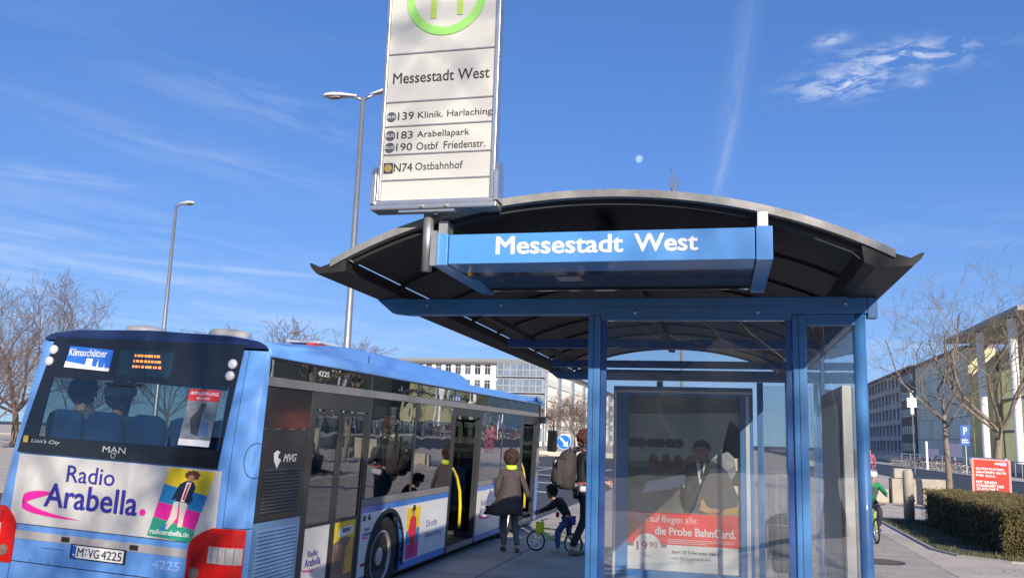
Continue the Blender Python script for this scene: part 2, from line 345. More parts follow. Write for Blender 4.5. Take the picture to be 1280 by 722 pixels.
# fallen leaves / grit
gt = MB()
for i in range(1400):
    x, y = random.uniform(-3.7, 6), random.uniform(6, 26); s_ = random.uniform(.008, .022); a = random.uniform(0, 6.28)
    if inbed(x, y): continue
    z = .009
    gt.add([(x+s_*math.cos(a+k*1.57), y+s_*math.sin(a+k*1.57), z+(.004 if k % 2 else 0)) for k in range(4)], [(0, 1, 2, 3)])
tag(gt.build('litter', mat('dead_leaf', (.11, .075, .045), .9, var=.3), kind='stuff', fix=False), 'small dead leaves and grit scattered over the pavement', 'leaf litter')
mh = thing('manhole_cover', 'round dark iron manhole cover in the beige path right of the shelter', 'manhole cover', (2.38, 15.1, .004))
MB().lathe([(.36, 0), (.36, .006), (.33, .007), (.33, .004), (.0, .005)], n=28).build('frame', mat('cast_iron', (.07, .065, .06), .6, metal=.4, var=.3, vs=20), mh)
q = MB()
for i in range(-5, 6):
    L = math.sqrt(max(0, .3**2-(i*.055)**2)); q.box(-L, L, i*.055-.012, i*.055+.012, .005, .009)
q.build('rib', MATS['cast_iron'], mh)

# ================================================================ HEDGE
hg = thing('clipped_hedge', 'long box clipped brown green hedge along the right path', 'hedge', (4.62, 16.75, 0))
HW, HL, HH = 1.75, 6.4, .85
hcore = mat('hedge_core', (.03, .026, .015), .95, var=.3, vs=6, bump=1, bs=25)
MB().box(.1, HW-.1, .1, HL-.1, .02, HH-.08).build('twig_core', hcore, hg)
lf = MB()
def leafq(p, s, nrm=None):
    a = Vector((random.gauss(0, 1), random.gauss(0, 1), random.gauss(0, 1))).normalized(); b = a.orthogonal().normalized()
    lf.add([p-a*s, p+b*s*.55, p+a*s, p-b*s*.55], [(0, 1, 2, 3)])
for i in range(42000):
    r = random.random(); nz = 0
    if r < .30: x, y, z = random.uniform(0, .14), random.uniform(0, HL), random.uniform(.03, HH)
    elif r < .48: x, y, z = random.uniform(0, HW), random.uniform(0, .14), random.uniform(.03, HH)
    elif r < .92: x, y, z = random.uniform(0, HW), random.uniform(0, HL), HH-random.random()**2*.14
    else: x, y, z = random.uniform(HW-.12, HW), random.uniform(0, HL), random.uniform(.05, HH)
    w = noise.noise(Vector((x*2.2, y*2.2, z*2.2)))*.09+noise.noise(Vector((x*7, y*7, z*7)))*.045
    if z > HH-.2: z += w*.8
    if x < .2: x += w
    if y < .2: y += w
    leafq(Vector((x, y, z)), random.uniform(.012, .026))
lm = bpy.data.materials.new('hedge_leaf'); lm.use_nodes = True; t = lm.node_tree; b = t.nodes['Principled BSDF']; b.inputs['Roughness'].default_value = .7
tc = t.nodes.new('ShaderNodeTexCoord'); n1 = t.nodes.new('ShaderNodeTexNoise'); n1.inputs['Scale'].default_value = 2.2; n1.inputs['Detail'].default_value = 8; n1.inputs['Roughness'].default_value = .75
cr = t.nodes.new('ShaderNodeValToRGB'); cr.color_ramp.elements[0].position = .35; cr.color_ramp.elements[0].color = (.045, .05, .014, 1); cr.color_ramp.elements[1].position = .68; cr.color_ramp.elements[1].color = (.21, .125, .05, 1)
e = cr.color_ramp.elements.new(.5); e.color = (.12, .095, .03, 1)
t.links.new(tc.outputs['Object'], n1.inputs['Vector']); t.links.new(n1.outputs[0], cr.inputs[0]); t.links.new(cr.outputs[0], b.inputs['Base Color'])
for i in range(2600):
    x, y, z = random.uniform(-.03, HW), random.uniform(-.03, HL), HH+abs(random.gauss(0, .035))
    if i % 3 == 0: x, z = -abs(random.gauss(0, .03)), random.uniform(.1, HH)
    if i % 3 == 1: y, z = -abs(random.gauss(0, .03)), random.uniform(.1, HH)
    leafq(Vector((x, y, z)), random.uniform(.010, .024))
tw = MB()
for i in range(170):
    x, y = random.uniform(0, HW), random.uniform(0, HL); a = Vector((random.gauss(0, .3), random.gauss(0, .3), 1)).normalized(); p = Vector((x, y, HH-.05)); tw.tube([p, p+a*random.uniform(.06, .17)], [.003, .0015], 3)
tw.build('stray_twig', MATS['bark_grey'] if 'bark_grey' in MATS else hcore, hg, fix=False)['kind'] = 'stuff'
fo = lf.build('foliage', lm, hg, fix=False); fo['kind'] = 'stuff'

# ================================================================ BARE TREES
bark = mat('bark_grey', (.27, .22, .17), .9, var=.25, vs=6, bump=.5, bs=30, col2=(.17, .14, .11))
bark_w = mat('bark_warm', (.20, .14, .09), .9, var=.25, vs=5, bump=.5, bs=30, col2=(.13, .095, .065))
twig_p = mat('twig_pinkish', (.17, .12, .105), .9, var=.2, vs=5)
def tree_mesh(H, trunk_h, r0, spread, seed, limbs=7, lv=(6, 6, 5), up=.5, fine=.0055, droop=0.0):
    rnd = random.Random(seed); T = MB(); C = MB()
    def path(p, d, L, r, n, wob, upb):
        pts = [p.copy()]; d = d.normalized()
        for i in range(n):
            wob *= 1.25; d = (d+Vector((rnd.gauss(0, wob), rnd.gauss(0, wob), rnd.gauss(0, wob)*.7+upb))).normalized(); p = p+d*L/n; pts.append(p.copy())
        return pts
    tp = path(Vector((0, 0, 0)), Vector((rnd.gauss(0, .02), rnd.gauss(0, .02), 1)), trunk_h, r0, 5, .03, .1)
    T.tube(tp, [r0*(1.25 if i == 0 else 1-.08*i) for i in range(6)], 9)
    top = tp[-1]
    def sub(p, d, L, r, level):
        pts = path(p, d, L, r, 6 if level == 0 else (4 if level == 1 else 3), .12+.03*level, (up*.22 if level < 2 else up*.12)-droop*level*.1)
        n = len(pts); re = max(r*.35, fine*.8)
        C.tube(pts, [r+(re-r)*i/(n-1) for i in range(n)], 5 if level == 0 else (4 if level == 1 else 3), cap=False)
        if level >= len(lv): return
        k = lv[level]
        for j in range(k):
            t_ = .2+.8*(j+rnd.random())/k; t_ = min(t_, .999); i = int(t_*(n-1)); f_ = t_*(n-1)-i; q_ = pts[i].lerp(pts[min(i+1, n-1)], f_)
            dd = (pts[min(i+1, n-1)]-pts[i]).normalized(); ax = dd.orthogonal().normalized(); ax.rotate(Matrix.Rotation(rnd.uniform(0, 6.28), 3, dd))
            ang = rnd.uniform(.45, 1.0); nd = dd*math.cos(ang)+ax*math.sin(ang)
            rr = max((r+(re-r)*t_)*.5, fine)
            sub(q_, nd, L*rnd.uniform(.42, .68)*(1-.25*t_), rr, level+1)
    for i in range(limbs):
        a = 2*math.pi*i/limbs+rnd.uniform(-.4, .4); e_ = rnd.uniform(.35, 1.15) if i else 1.5
        d = Vector((math.cos(a)*math.cos(e_)*spread, math.sin(a)*math.cos(e_)*spread, math.sin(e_)))
        s0 = tp[-1] if i < 3 else tp[-2].lerp(tp[-1], rnd.random())
        sub(s0, d, (H-trunk_h)*rnd.uniform(.62, .85), r0*rnd.uniform(.28, .42), 0)
    return T, C
def tree(loc, label, args, tm=bark, cm=bark, rz=0, sc=1, group=None):
    T, C = tree_mesh(*args[0], **args[1]); r = thing('bare_tree', label, 'tree', loc, rz, group); r.scale = (sc, sc, sc)
    T.build('trunk', tm, r, smooth=True, fix=False); C.build('crown', cm, r, smooth=True, fix=False); return r
tr1 = tree((6.85, 30.2, 0), 'slender bare tree behind the hedge in front of the glass building', ((7.4, 2.9, .11, 1.25, 11), dict(limbs=7, lv=(6, 5, 4), up=.3, fine=.0036)), bark, bark)
tr2 = tree((8.1, 29.8, 0), 'thicker bare tree forking low right behind the red sign', ((8.4, 2.45, .16, 1.35, 23), dict(limbs=7, lv=(6, 6, 4), up=.4, fine=.0038)), bark, bark)
lt = tree((-47, 50, -.03), 'tall bare tree at the left edge behind the bus', ((12.6, 2.6, .27, 1.0, 5), dict(limbs=9, lv=(7, 7, 5), up=.75, fine=.011)), bark_w, twig_p)
copy_tree(lt, (-60.5, 60, -.03), 2.1, 'bare tree behind the tallest one, cut by the left edge', 1.0)
copy_tree(lt, (-48.6, 58, -.03), 4.1, 'smaller bare tree just above the bus rear at the left', .74)
copy_tree(lt, (-45.5, 46, -.03), 1.1, 'low bushy bare tree at the far left below the tall one', .62)
bt = tree((-47.5, 80, -.03), 'bare tree showing between the two round roof domes of the bus', ((13.6, 3, .24, 1.1, 9), dict(limbs=9, lv=(7, 6, 4), up=.5, fine=.022)), bark_w, twig_p)
copy_tree(bt, (-56.5, 80, -.03), 1.9, 'bare tree peeping over the bus behind the left lamp post', .95)
copy_tree(bt, (-37.6, 80, -.03), 3.3, 'bare tree rising over the bus roof beside the tall lamp post', .94)
copy_tree(bt, (-28.4, 150, 0), .7, 'bare tree nearest the white building corner', .75)
copy_tree(bt, (-27.2, 162, 0), 2.7, 'bare tree in front of the long side of the white building', .8)
copy_tree(bt, (-23.0, 150, 0), 4.4, 'bare tree beside the grey post in front of the white building', .7)
# trees and an added long block behind the viewer: boughs throw soft branch shadows, both stand in the reflections
st = tree((2.2, -11.0, 0), 'tall bare street tree behind the viewer nearest the shelter', ((13.2, 3.4, .22, 1.15, 31), dict(limbs=8, lv=(6, 5, 3), up=.45, fine=.015)), bark, bark)
copy_tree(st, (7.6, -12.5, 0), 2.2, 'tall bare street tree behind the viewer by the kerb', 1.0)
copy_tree(tr2, (11.5, -18, 0), 3.0, 'tall bare street tree far behind the viewer on the right', 1.3)
copy_tree(lt, (-13, -34, 0), 4.0, 'tall bare tree far behind the viewer across the road', 1.0)
bb_ = thing('reflection_block', 'long dark block added far behind the viewer to darken the glass reflections', 'building', (-70, -95, 0))  # unseen block, added to darken what the shelter glass reflects
MB().box(0, 150, 0, 14, 0, 15).build('wall', mat('behind_wall', (.20, .19, .18), .85, var=.2, vs=.15), bb_)
MB().box(-.5, 150.5, -.5, 14.5, 15, 15.6).build('roof', mat('behind_roof', (.10, .10, .10), .8), bb_)
q0 = MB().box(-.9, .9, 14.0, 14.06, 0, 1.9).build('window', bld_glass, bb_); q0.location = (3, 0, 1.2)
for z in (1.2, 4.6, 8.0, 11.4):
    for i in range(42):
        if z == 1.2 and i == 0: continue
        o = copy_obj(q0, bb_); o.location = (3+3.5*i, 0, z)

# the small twig that shows above the shelter roof comes from a young tree far behind it
yt = tree((-1.93, 40, 0), 'young bare tree whose tip pokes above the shelter roof', ((15.1, 12.4, .08, .10, 41), dict(limbs=2, lv=(4, 2), up=1.8, fine=.012)), bark, bark)
# ================================================================ WHITE OFFICE BUILDING (left, across the street)
wall_w = mat('white_render', (.80, .76, .67), .8, var=.04, vs=.15)
frame_d = mat('dark_frame', (.05, .05, .055), .5)
frame_w = mat('light_frame', (.5, .5, .5), .5)
wb = thing('white_office_building', 'long white office block with ribbon windows and glazed corner bay across the road', 'building', (-40.2, 190, 0))
# local: x<0 to the left (front facade), y>0 away along the side facade
FL = [(1.2+3.55*i) for i in range(5)]
def facade(holes, x0, x1, z0, z1, fn, mt, name='wall'):
    """wall sheet with rectangular openings (a,b,c,d): grid of quads without the holes, 0.3 thick reveals"""
    xs = sorted({x0, x1, *[h[0] for h in holes], *[h[1] for h in holes]}); zs = sorted({z0, z1, *[h[2] for h in holes], *[h[3] for h in holes]})
    B = MB()
    for i in range(len(xs)-1):
        for j in range(len(zs)-1):
            cx, cz = (xs[i]+xs[i+1])/2, (zs[j]+zs[j+1])/2
            if any(h[0] < cx < h[1] and h[2] < cz < h[3] for h in holes): continue
            B.add([fn(xs[i], 0, zs[j]), fn(xs[i+1], 0, zs[j]), fn(xs[i+1], 0, zs[j+1]), fn(xs[i], 0, zs[j+1])], [(0, 1, 2, 3)])
    for h in holes:
        p = [(h[0], h[2]), (h[1], h[2]), (h[1], h[3]), (h[0], h[3])]
        for k in range(4):
            a, c = p[k], p[(k+1) % 4]; B.add([fn(a[0], 0, a[1]), fn(c[0], 0, c[1]), fn(c[0], .3, c[1]), fn(a[0], .3, a[1])], [(0, 1, 2, 3)])
    return B.build(name, mt, wb if mt == wall_w else None, fix=False)
front = lambda a, d, z: (a, d, z)
side = lambda a, d, z: (-d, a, z)
holesF = []; wx = [-12.2-2.35*i for i in range(20)]
for z in FL:
    for x in wx: holesF.append((x-.72, x+.72, z+.2, z+2.5))
bay = [(-9.6, -.9, z-.2, z+2.9) for z in FL]
facade(holesF+bay, -62, 0, 0, 18.1, front, wall_w)
wmesh = MB().box(-.72, .72, .18, .22, 0, 2.3)
wf = MB().box(-.04, .04, .12, .2, 0, 2.3).box(-.72, .72, .12, .2, 1.62, 1.72).box(-.72, -.64, .12, .2, 0, 2.3).box(.64, .72, .12, .2, 0, 2.3)
w0 = wmesh.build('window', bld_glass, wb); f0 = wf.build('frame', frame_w, w0)
first = True
for z in FL:
    for x in wx:
        if first: o = w0; first = False
        else: o = copy_obj(w0, wb); copy_obj(f0, o)
        o.location = (x, 0, z+.2)
gb = mat('bay_glass', (.16, .20, .25), .1, var=.3, vs=.3, spec=.8)
for z in FL:
    bp = MB().box(-9.6, .9, -1.0, -.96, z-.2, z+2.9); bp.add([(.9, -1, z-.2), (.9, 5, z-.2), (.9, 5, z+2.9), (.9, -1, z+2.9)], [(0, 1, 2, 3)])
    o = bp.build('bay_window', gb, wb)
    q = MB()
    for i in range(8): q.box(-9.6+i*1.5-.04, -9.6+i*1.5+.04, -1.08, -1.0, z-.2, z+2.9)
    for i in range(5): q.box(.9, .98, -1+i*1.5-.04, -1+i*1.5+.04, z-.2, z+2.9)
    for zz in (z-.2, z+1.3, z+2.85): q.box(-9.6, .98, -1.08, -1.0, zz-.05, zz+.05); q.box(.9, .98, -1, 5, zz-.05, zz+.05)
    q.build('frame', frame_w, o)
MB().box(-9.7, 1.0, -1.1, 0, -.2, 1.0).box(-9.7, 1.0, -1.1, 0, 4.1-.2, 4.55).build('bay_spandrel', wall_w, wb)
holesS = []
strips = []
for z in FL:
    for k in range(9):
        a = 6+k*19.5; strips.append((a, a+14.5, z)); holesS.append((a, a+14.5, z+.2, z+2.3))
facade(holesS, 0, 190, 0, 18.1, side, wall_w)
for (a, b_, z) in strips:
    o = MB().box(-.3, -.26, a, b_, z+.2, z+2.3).build('window', bld_glass, wb)
    if a < 90:
        q = MB()
        for i in range(11): y = a+(b_-a)*i/10; q.box(-.26, -.05, y-.3, y+.3, z+.2, z+2.3)
        q.box(-.2, .12, a, b_, z+2.15, z+2.4); q.build('frame', wall_w, o)
st = MB()
for k in range(9): MB().box(.0, .5, 6+k*19.5+14.9, 6+k*19.5+18.9, .3, 17.2).build('stair_glazing', mat('grey_glazing', (.30, .31, .32), .3, var=.3, vs=.4), wb)
pass
MB().box(-63, .9, -1.0, 195, 18.1, 18.5).build('roof_slab', mat('roof_edge_grey', (.13, .13, .14), .7), wb)
MB().box(-58, -3, 3, 185, 18.5, 19.5).build('roof_parapet', mat('roof_grey2', (.22, .22, .22), .7), wb)
# low office far left behind the bus
lb = thing('low_grey_building', 'flat roofed grey building whose roof line shows just over the bus roof', 'building', (-66, 112, 0))
MB().box(0, 16, 0, 14, 0, 11.2).build('wall', mat('dull_wall', (.24, .24, .25), .8, var=.1, vs=.2), lb)
MB().box(-.5, 16.5, -.6, 14.5, 11.2, 12.1).build('roof', mat('roof_blue_grey', (.09, .10, .13), .7), lb)
w0 = MB().box(-.7, .7, -.06, .0, 0, 1.6).build('window', bld_glass, lb); w0.location = (1.6, 0, 1.2)
for z in (1.2, 4.4, 7.6):
    for i in range(7):
        if z == 1.2 and i == 0: continue
        o = copy_obj(w0, lb); o.location = (1.6+2.1*i, 0, z)

# ================================================================ RIGHT ROW OF BUILDINGS (facade on plane x=34)
concrete = mat('office_concrete', (.48, .43, .38), .8, var=.08, vs=.2)
ob_ = thing('grey_office_building', 'five storey grey office block with dark window slots at the far right', 'building', (34, 171.7, .35))
MB().box(.6, 18, 0, 64, 0, 16.3).build('core', mat('office_dark', (.05, .05, .05), .8), ob_)
bandm = MB()
for i in range(6): bandm.box(0, .6, 13.7, 64, i*3.2-.0 if i else 0, i*3.2+1.05 if i < 5 else 16.5)
bandm.build('floor_band', concrete, ob_)
pw = MB()
for i in range(13): pw.box(-.05, .6, 13.6+i*4.2-.25, 13.6+i*4.2+.25, 0, 16.4)
pw.build('pier', concrete, ob_)
MB().box(-.02, .6, 0, 13.35, 0, 16.4).build('brown_wall', mat('brown_panel', (.17, .13, .11), .8, var=.15, vs=.5), ob_)
wo_ = MB().box(.3, .36, .35, 2.55, 1.06, 3.2).build('window', mat('office_glass', (.72, .72, .70), .3, var=.25, vs=.3, rnd=.35), ob_); wo_.location = (0, 13.8, 0)
wof = MB().box(.2, .3, .35, .45, 1.06, 3.2).box(.2, .3, 1.4, 1.5, 1.06, 3.2).box(.2, .3, 2.45, 2.55, 1.06, 3.2).build('frame', frame_w, wo_)
for f_ in range(5):
    for i in range(12):
        if f_ == 0 and i == 0: continue
        o = copy_obj(wo_, ob_); copy_obj(wof, o); o.location = (0, 13.8+4.2*i, 3.2*f_)
lg = MB().box(-.06, .0, 0, 1.5, 0, 1.5).build('loggia_shade', mat('loggia_dark', (.02, .02, .022), .3), ob_); lg.location = (0, 1.0, 1.2)  # flat dark plates stand in for the shade inside the recessed loggias
for f_ in range(5):
    for i in range(6):
        if f_ == 0 and i == 0: continue
        o = copy_obj(lg, ob_); o.location = (0, .9+2.0*i, 1.2+3.2*f_)
MB().box(-.5, 18.5, -.2, 64.5, 16.5, 16.9).build('roof', mat('office_roof', (.16, .15, .15), .7), ob_)

gbd = thing('glass_hall_building', 'large glass fronted hall with yellow panels and white columns at the right', 'building', (34, 60, .35))
hc_ = mat('hall_core', (.35, .35, .33), .8)
MB().box(.8, 3.6, 75.3, 111.6, 0, 16.2).build('core', hc_, gbd); MB().box(3.6, 26, 92.2, 111.6, 0, 16.2).build('core', hc_, gbd)
gpan = mat('green_grey_panel', (.74, .72, .55), .7, var=.12, vs=.3, spec=.08, rnd=.10)
ypan = bpy.data.materials.new('yellow_panel'); ypan.use_nodes = True; t = ypan.node_tree; t.nodes.clear()
o_ = t.nodes.new('ShaderNodeOutputMaterial'); a_ = t.nodes.new('ShaderNodeBsdfDiffuse'); b_ = t.nodes.new('ShaderNodeBsdfTranslucent'); m_ = t.nodes.new('ShaderNodeMixShader'); m_.inputs[0].default_value = .6
oi = t.nodes.new('ShaderNodeObjectInfo'); cr = t.nodes.new('ShaderNodeValToRGB'); cr.color_ramp.elements[0].color = (.96, .86, .40, 1); cr.color_ramp.elements[1].color = (.98, .93, .60, 1)
t.links.new(oi.outputs['Random'], cr.inputs[0]); t.links.new(cr.outputs[0], a_.inputs[0]); t.links.new(cr.outputs[0], b_.inputs[0]); t.links.new(a_.outputs[0], m_.inputs[1]); t.links.new(b_.outputs[0], m_.inputs[2]); t.links.new(m_.outputs[0], o_.inputs[0])
gp = MB().box(.0, .12, .03, 2.07, .03, 3.2).build('glass_panel', gpan, gbd); gp.location = (0, 75.2, 0)
for i in range(17):
    for f_ in range(5):
        if i == 0 and f_ == 0: continue
        o = copy_obj(gp, gbd); o.location = (0, 75.2+2.1*i, 3.24*f_)
MB().box(0, 3.6, 75.18, 75.28, 0, 16.1).build('end_wall', mat('olive_wall', (.66, .60, .36), .7, var=.15, vs=.4), gbd)
yp = MB().add([(4.03, .05, .05), (4.03, 1.85, .05), (4.03, 1.85, 4.2), (4.03, .05, 4.2)], [(0, 1, 2, 3)]).build('yellow_panel', ypan, gbd); yp.location = (0, 90, .2)
for i in range(22):
    for f_ in range(3):
        if i == 0 and f_ == 0: continue
        o = copy_obj(yp, gbd); o.location = (0, 90-1.9*i, .2+4.3*f_)
MB().box(3.95, 4.1, 48.2, 92, 12.95, 15.6).build('upper_glazing', mat('hall_upper', (.42, .40, .27), .7, var=.3, vs=.3, spec=.08), gbd)
fr = MB()
for f_ in range(4): fr.box(3.92, 4.2, 48.2, 92, .1+4.3*f_-.1, .1+4.3*f_+.14)
for i in range(8): fr.box(3.9, 4.2, 91.9-i*5.7-.14, 91.9-i*5.7+.14, 0, 15.6)
fr.build('frame', mat('hall_frame', (.28, .25, .22), .6), gbd)
MB().box(-5.0, 4.3, 36, 67, 15.75, 16.25).build('canopy_roof', mat('canopy', (.26, .25, .24), .6, var=.06, vs=.3), gbd)
MB().box(4.31, 26, 36, 92.1, 15.9, 15.95).build('sun_pass_roof', left_glass, gbd); MB().box(-.4, 4.3, 76.01, 92.1, 16.2, 16.6).box(-.4, 26, 92.11, 112, 16.2, 16.6).build('roof', MATS['office_roof'], gbd)  # unseen hall roof made clear so that sun reaches the yellow panels
MB().box(.5, 3, 60, 76, 16.51, 18.2).build('roof_plant_room', concrete, gbd)
MB().box(25, 26, 36, 92, 0, 15.6).build('back_wall', wall_w, gbd)
cl = MB().lathe([(.42, 0), (.42, 15.6)], n=14).build('column', mat('white_column', (.78, .77, .74), .5, var=.03), gbd, smooth=False); cl.location = (-4, 53.5, 0)
for (x, y) in ((-4, 41.5), (10, 41.5), (20, 41.5)):
    o = copy_obj(cl, gbd); o.location = (x, y, 0)
# terrace edge: low wall, railing, signs, bikes
tw = thing('terrace_wall', 'long low grey wall along the terrace behind the parked bicycles', 'wall', (21.5, 55, 0))
for i in range(22):
    MB().box(0, .35, i*4, i*4+3.97, 0, 1.0).build('wall_panel', concrete, tw)
rl = thing('terrace_railing', 'grey metal railing on the terrace left of the red sign', 'railing', (20.6, 44, .05))
q = MB()
rp = MB().box(-.02, .02, -.02, .02, 0, 1.1).build('post', grey_m, rl)
for i in range(1, 24): copy_obj(rp, rl).location = (0, i*1.5, 0)
MB().tube([(0, 0, 1.12), (0, 34.5, 1.12)], .03, 6).build('handrail', grey_m, rl); MB().tube([(0, 0, .6), (0, 34.5, .6)], .015, 5).build('mid_rail', grey_m, rl)
def bicycle(name, label, loc, rz, fcol, sc=1.0, group=None, wr=.33, wcol=None, kids=False):
    b = thing(name, label, 'bicycle', loc, rz, group); b.scale = (sc, sc, sc)
    fm = mat('frame_'+'_'.join(str(round(c, 2)) for c in fcol), fcol, .3, coat=.5); rim = alu if wcol is None else wcol
    for x in (-.5, .5):
        w = MB().ring((x, 0, wr), wr-.02, .022, (0, 1, 0), 26, 6).build('wheel', rub, b, smooth=True)
        r_ = MB().ring((x, 0, wr), wr-.055, .016, (0, 1, 0), 26, 5)
        for k in range(5 if kids else 12):
            a = 2*math.pi*k/(5 if kids else 12); r_.tube([(x, 0, wr), (x+math.cos(a)*(wr-.05), 0, wr+math.sin(a)*(wr-.05))], .014 if kids else .003, 4)
        r_.lathe([(.03, -.04), (.03, .04)], (x, 0, wr), (0, 1, 0), 8); r_.build('rim', rim, w, smooth=True)
    hz = wr+.5 if not kids else wr+.42
    MB().tube([(.5, 0, wr), (.36, 0, hz-.06)], .02, 6).tube([(.38, 0, hz-.16), (-.12, 0, wr-.02)], .028, 7).tube([(.37, 0, hz-.1), (-.2, 0, hz-.12)], .022, 6)\
        .tube([(-.12, 0, wr-.02), (-.22, 0, hz+.02)], .02, 6).tube([(-.12, 0, wr-.02), (-.5, 0, wr)], .016, 6).tube([(-.2, 0, hz-.12), (-.5, 0, wr)], .014, 6).build('frame', fm, b, smooth=True)
    MB().tube([(.36, 0, hz-.06), (.33, 0, hz+.1)], .015, 6).tube([(.28, -.27, hz+.12), (.33, -.1, hz+.1), (.33, .1, hz+.1), (.28, .27, hz+.12)], .013, 6).build('handlebar', rub, b, smooth=True)
    MB().sphere((-.23, 0, hz+.05), .13, 8, 6, (1, .55, .3)).build('saddle', rub, b, smooth=True)
    return b
bk = []
cols = [(.05, .05, .06), (.3, .3, .32), (.35, .05, .05), (.05, .1, .3)]
for i in range(22):
    y = 74+i*1.75
    if i < 4: b_ = bicycle('bicycle', 'parked bicycle in the long row by the terrace wall', (19.6, y, .05), random.uniform(-.15, .15), cols[i], group='bicycles parked in a row by the terrace wall'); bk.append(b_)
    else: copy_tree(bk[i % 4], (19.6, y, .05), random.uniform(-.15, .15))
rk = thing('bicycle_rack', 'white bar of the bicycle rack above the row of parked bicycles', 'bicycle rack', (20.6, 73, .05))
MB().tube([(0, 0, 1.25), (0, 40, 1.25)], .07, 6).build('rail', mat('white_rail', (.8, .8, .8), .4), rk)
q = MB()
for i in range(9): q.box(-.03, .03, i*5-.03, i*5+.03, 0, 1.25)
q.build('post', grey_m, rk)
def board(name, label, cat, loc, w, h, zb, mt, rz=0, edge=None):
    b = thing(name, label, cat, loc, rz); MB().box(-.04, .04, -.04+.0, .04, 0, zb+h*.5).build('post', galv, b)
    MB().box(-w/2, w/2, -.1, -.045, zb, zb+h).build('panel', mt, b, bevel=.01); return b
navy = mat('navy_panel', (.05, .06, .14), .4)
board('info_board', 'dark navy info board standing left of the slender tree trunk', 'sign board', (20.1, 95, .05), 1.3, .9, 1.0, navy)
board('info_board', 'dark navy info board standing right of the slender tree trunk', 'sign board', (22.2, 95, .35), 1.4, 1.3, .9, navy)
pk = board('parking_sign', 'blue parking sign with a smaller plate under it on a thin pole', 'road sign', (18.35, 75, .05), .95, .95, 3.15, mat('sign_blue', (.02, .10, .42), .4))
MB().box(-.5, .42, -.1, -.05, 2.4, 3.08).build('lower_plate', MATS['sign_blue'], pk)
wm_ = mat('white_paint', (.8, .8, .8), .4)
text('P', wm_, pk, (-.16, -.1, 3.3), (1, 0, 0), (0, 0, 1), .36, .62, .02)
MB().box(-.38, .3, -.108, -.1, 2.62, 2.72).box(-.38, .2, -.108, -.1, 2.82, 2.9).build('print', wm_, pk)
MB().box(-.04, .04, -.03, .03, 0, 4.0).build('long_post', galv, pk)
tag(MB().lathe([(.11, 0), (.11, 2.5), (.09, 2.55)], (18.2, 88, .05), n=10).build('white_post', wm_), 'short white post standing by the bicycle rack', 'post')
fl = thing('floodlight_mast', 'mast with a cluster of bright white reflector panels in front of the office block', 'lamp', (13.63, 70, 0))
MB().tube([(0, 0, 0), (0, 0, 5.4)], .035, 6).build('pole', grey_m, fl)
MB().box(-.35, .3, -.06, 0, 4.9, 5.6).box(-.12, .1, -.07, -.01, 4.4, 6.1).build('reflector', mat('reflector_white', (.85, .85, .85), .2), fl)

# ================================================================ NEAR-RIGHT STREET THINGS
bo = thing('concrete_bollard', 'round topped concrete bollard at the far end of the hedge', 'bollard', (4.42, 23.6, 0))
MB().lathe([(.125, 0), (.125, 1.1), (.12, 1.2), (.1, 1.25), (.05, 1.275), (.01, 1.28)], n=18).build('shaft', mat('concrete_b', (.36, .33, .27), .85, var=.15, vs=5, bump=.3, bs=50), bo, smooth=True)
MB().box(.122, .14, -.05, .05, .5, .72).build('plate', mat('steel_plate', (.5, .5, .5), .4, metal=.6), bo)
cw = thing('concrete_block', 'large pale concrete block between the cyclist and the bollard', 'concrete block', (5.95, 31.8, 0))
MB().box(-.55, 1.35, -.3, .3, 0, .82).build('block', mat('concrete_c', (.40, .36, .29), .9, var=.14, vs=2, bump=.3, bs=30), cw, bevel=.03)
c2 = thing('stone_cube', 'small pale stone cube resting on the end of the concrete block', 'stone', (5.75, 31.7, .82)); MB().box(-.28, .28, -.25, .25, 0, .32).build('cube', MATS['concrete_c'], c2, bevel=.03)
c3 = thing('concrete_block', 'low pale concrete block half hidden behind the cyclist', 'concrete block', (4.6, 31.9, 0)); MB().box(-.5, .72, -.28, .28, 0, .45).build('block', MATS['concrete_c'], c3, bevel=.03)
tag(MB().box(-.1, .12, -.1, .1, 0, .09).build('white_cup_box', wm_), 'small white food box lying on the far kerb above the hedge', 'box'); COL.objects[-1].location = (6.9, 27.6, .004)
rs = thing('red_sign', 'red billboard with white lettering and pale frame behind the hedge', 'billboard', (7.38, 27, 0))
rs.rotation_euler = (R(-6), R(2.2), R(-2)); rs.scale = (.82, .82, .80); rs.location = (7.20, 27, .27)
red = mat('poster_red', (.72, .045, .03), .6, var=.05, vs=3, spec=.2); pink = mat('sign_edge_pale', (.70, .30, .25), .6, spec=.2)
MB().box(-.56, .56, -.03, .03, .42, 1.6).build('panel', red, rs)
MB().box(-.6, -.53, -.05, .05, .38, 1.64).box(.53, .6, -.05, .05, .38, 1.64).box(-.528, .528, -.05, .05, 1.585, 1.64).box(-.528, .528, -.05, .05, .38, .43).build('frame', pink, rs)
MB().box(-.5, -.42, -.04, .04, -.33, .38).box(.42, .5, -.04, .04, -.33, .38).build('leg', grey_m, rs)
MB().box(.12, .27, -.034, -.031, 1.46, 1.53).build('badge', mat('badge_pale', (.8, .6, .4), .4), rs)
MB().box(.28, .48, -.034, -.031, 1.43, 1.55).build('logo_patch', mat('badge_violet', (.45, .3, .6), .4), rs)
for i, (s_, w) in enumerate((('GUTEN PLÄTZEN', .86), ('GEHÖREN GUTE', .92), ('FÜR ALLE.', .60), (None, 0), ('MIT EINEM', .62), ('STANDORT DER', .84), ('ZUKUNFT.', .70))):
    if s_: text(s_, wm_, rs, (-.47, -.03, 1.26-i*.118), (1, 0, 0), (0, 0, 1), w, .085, .03)

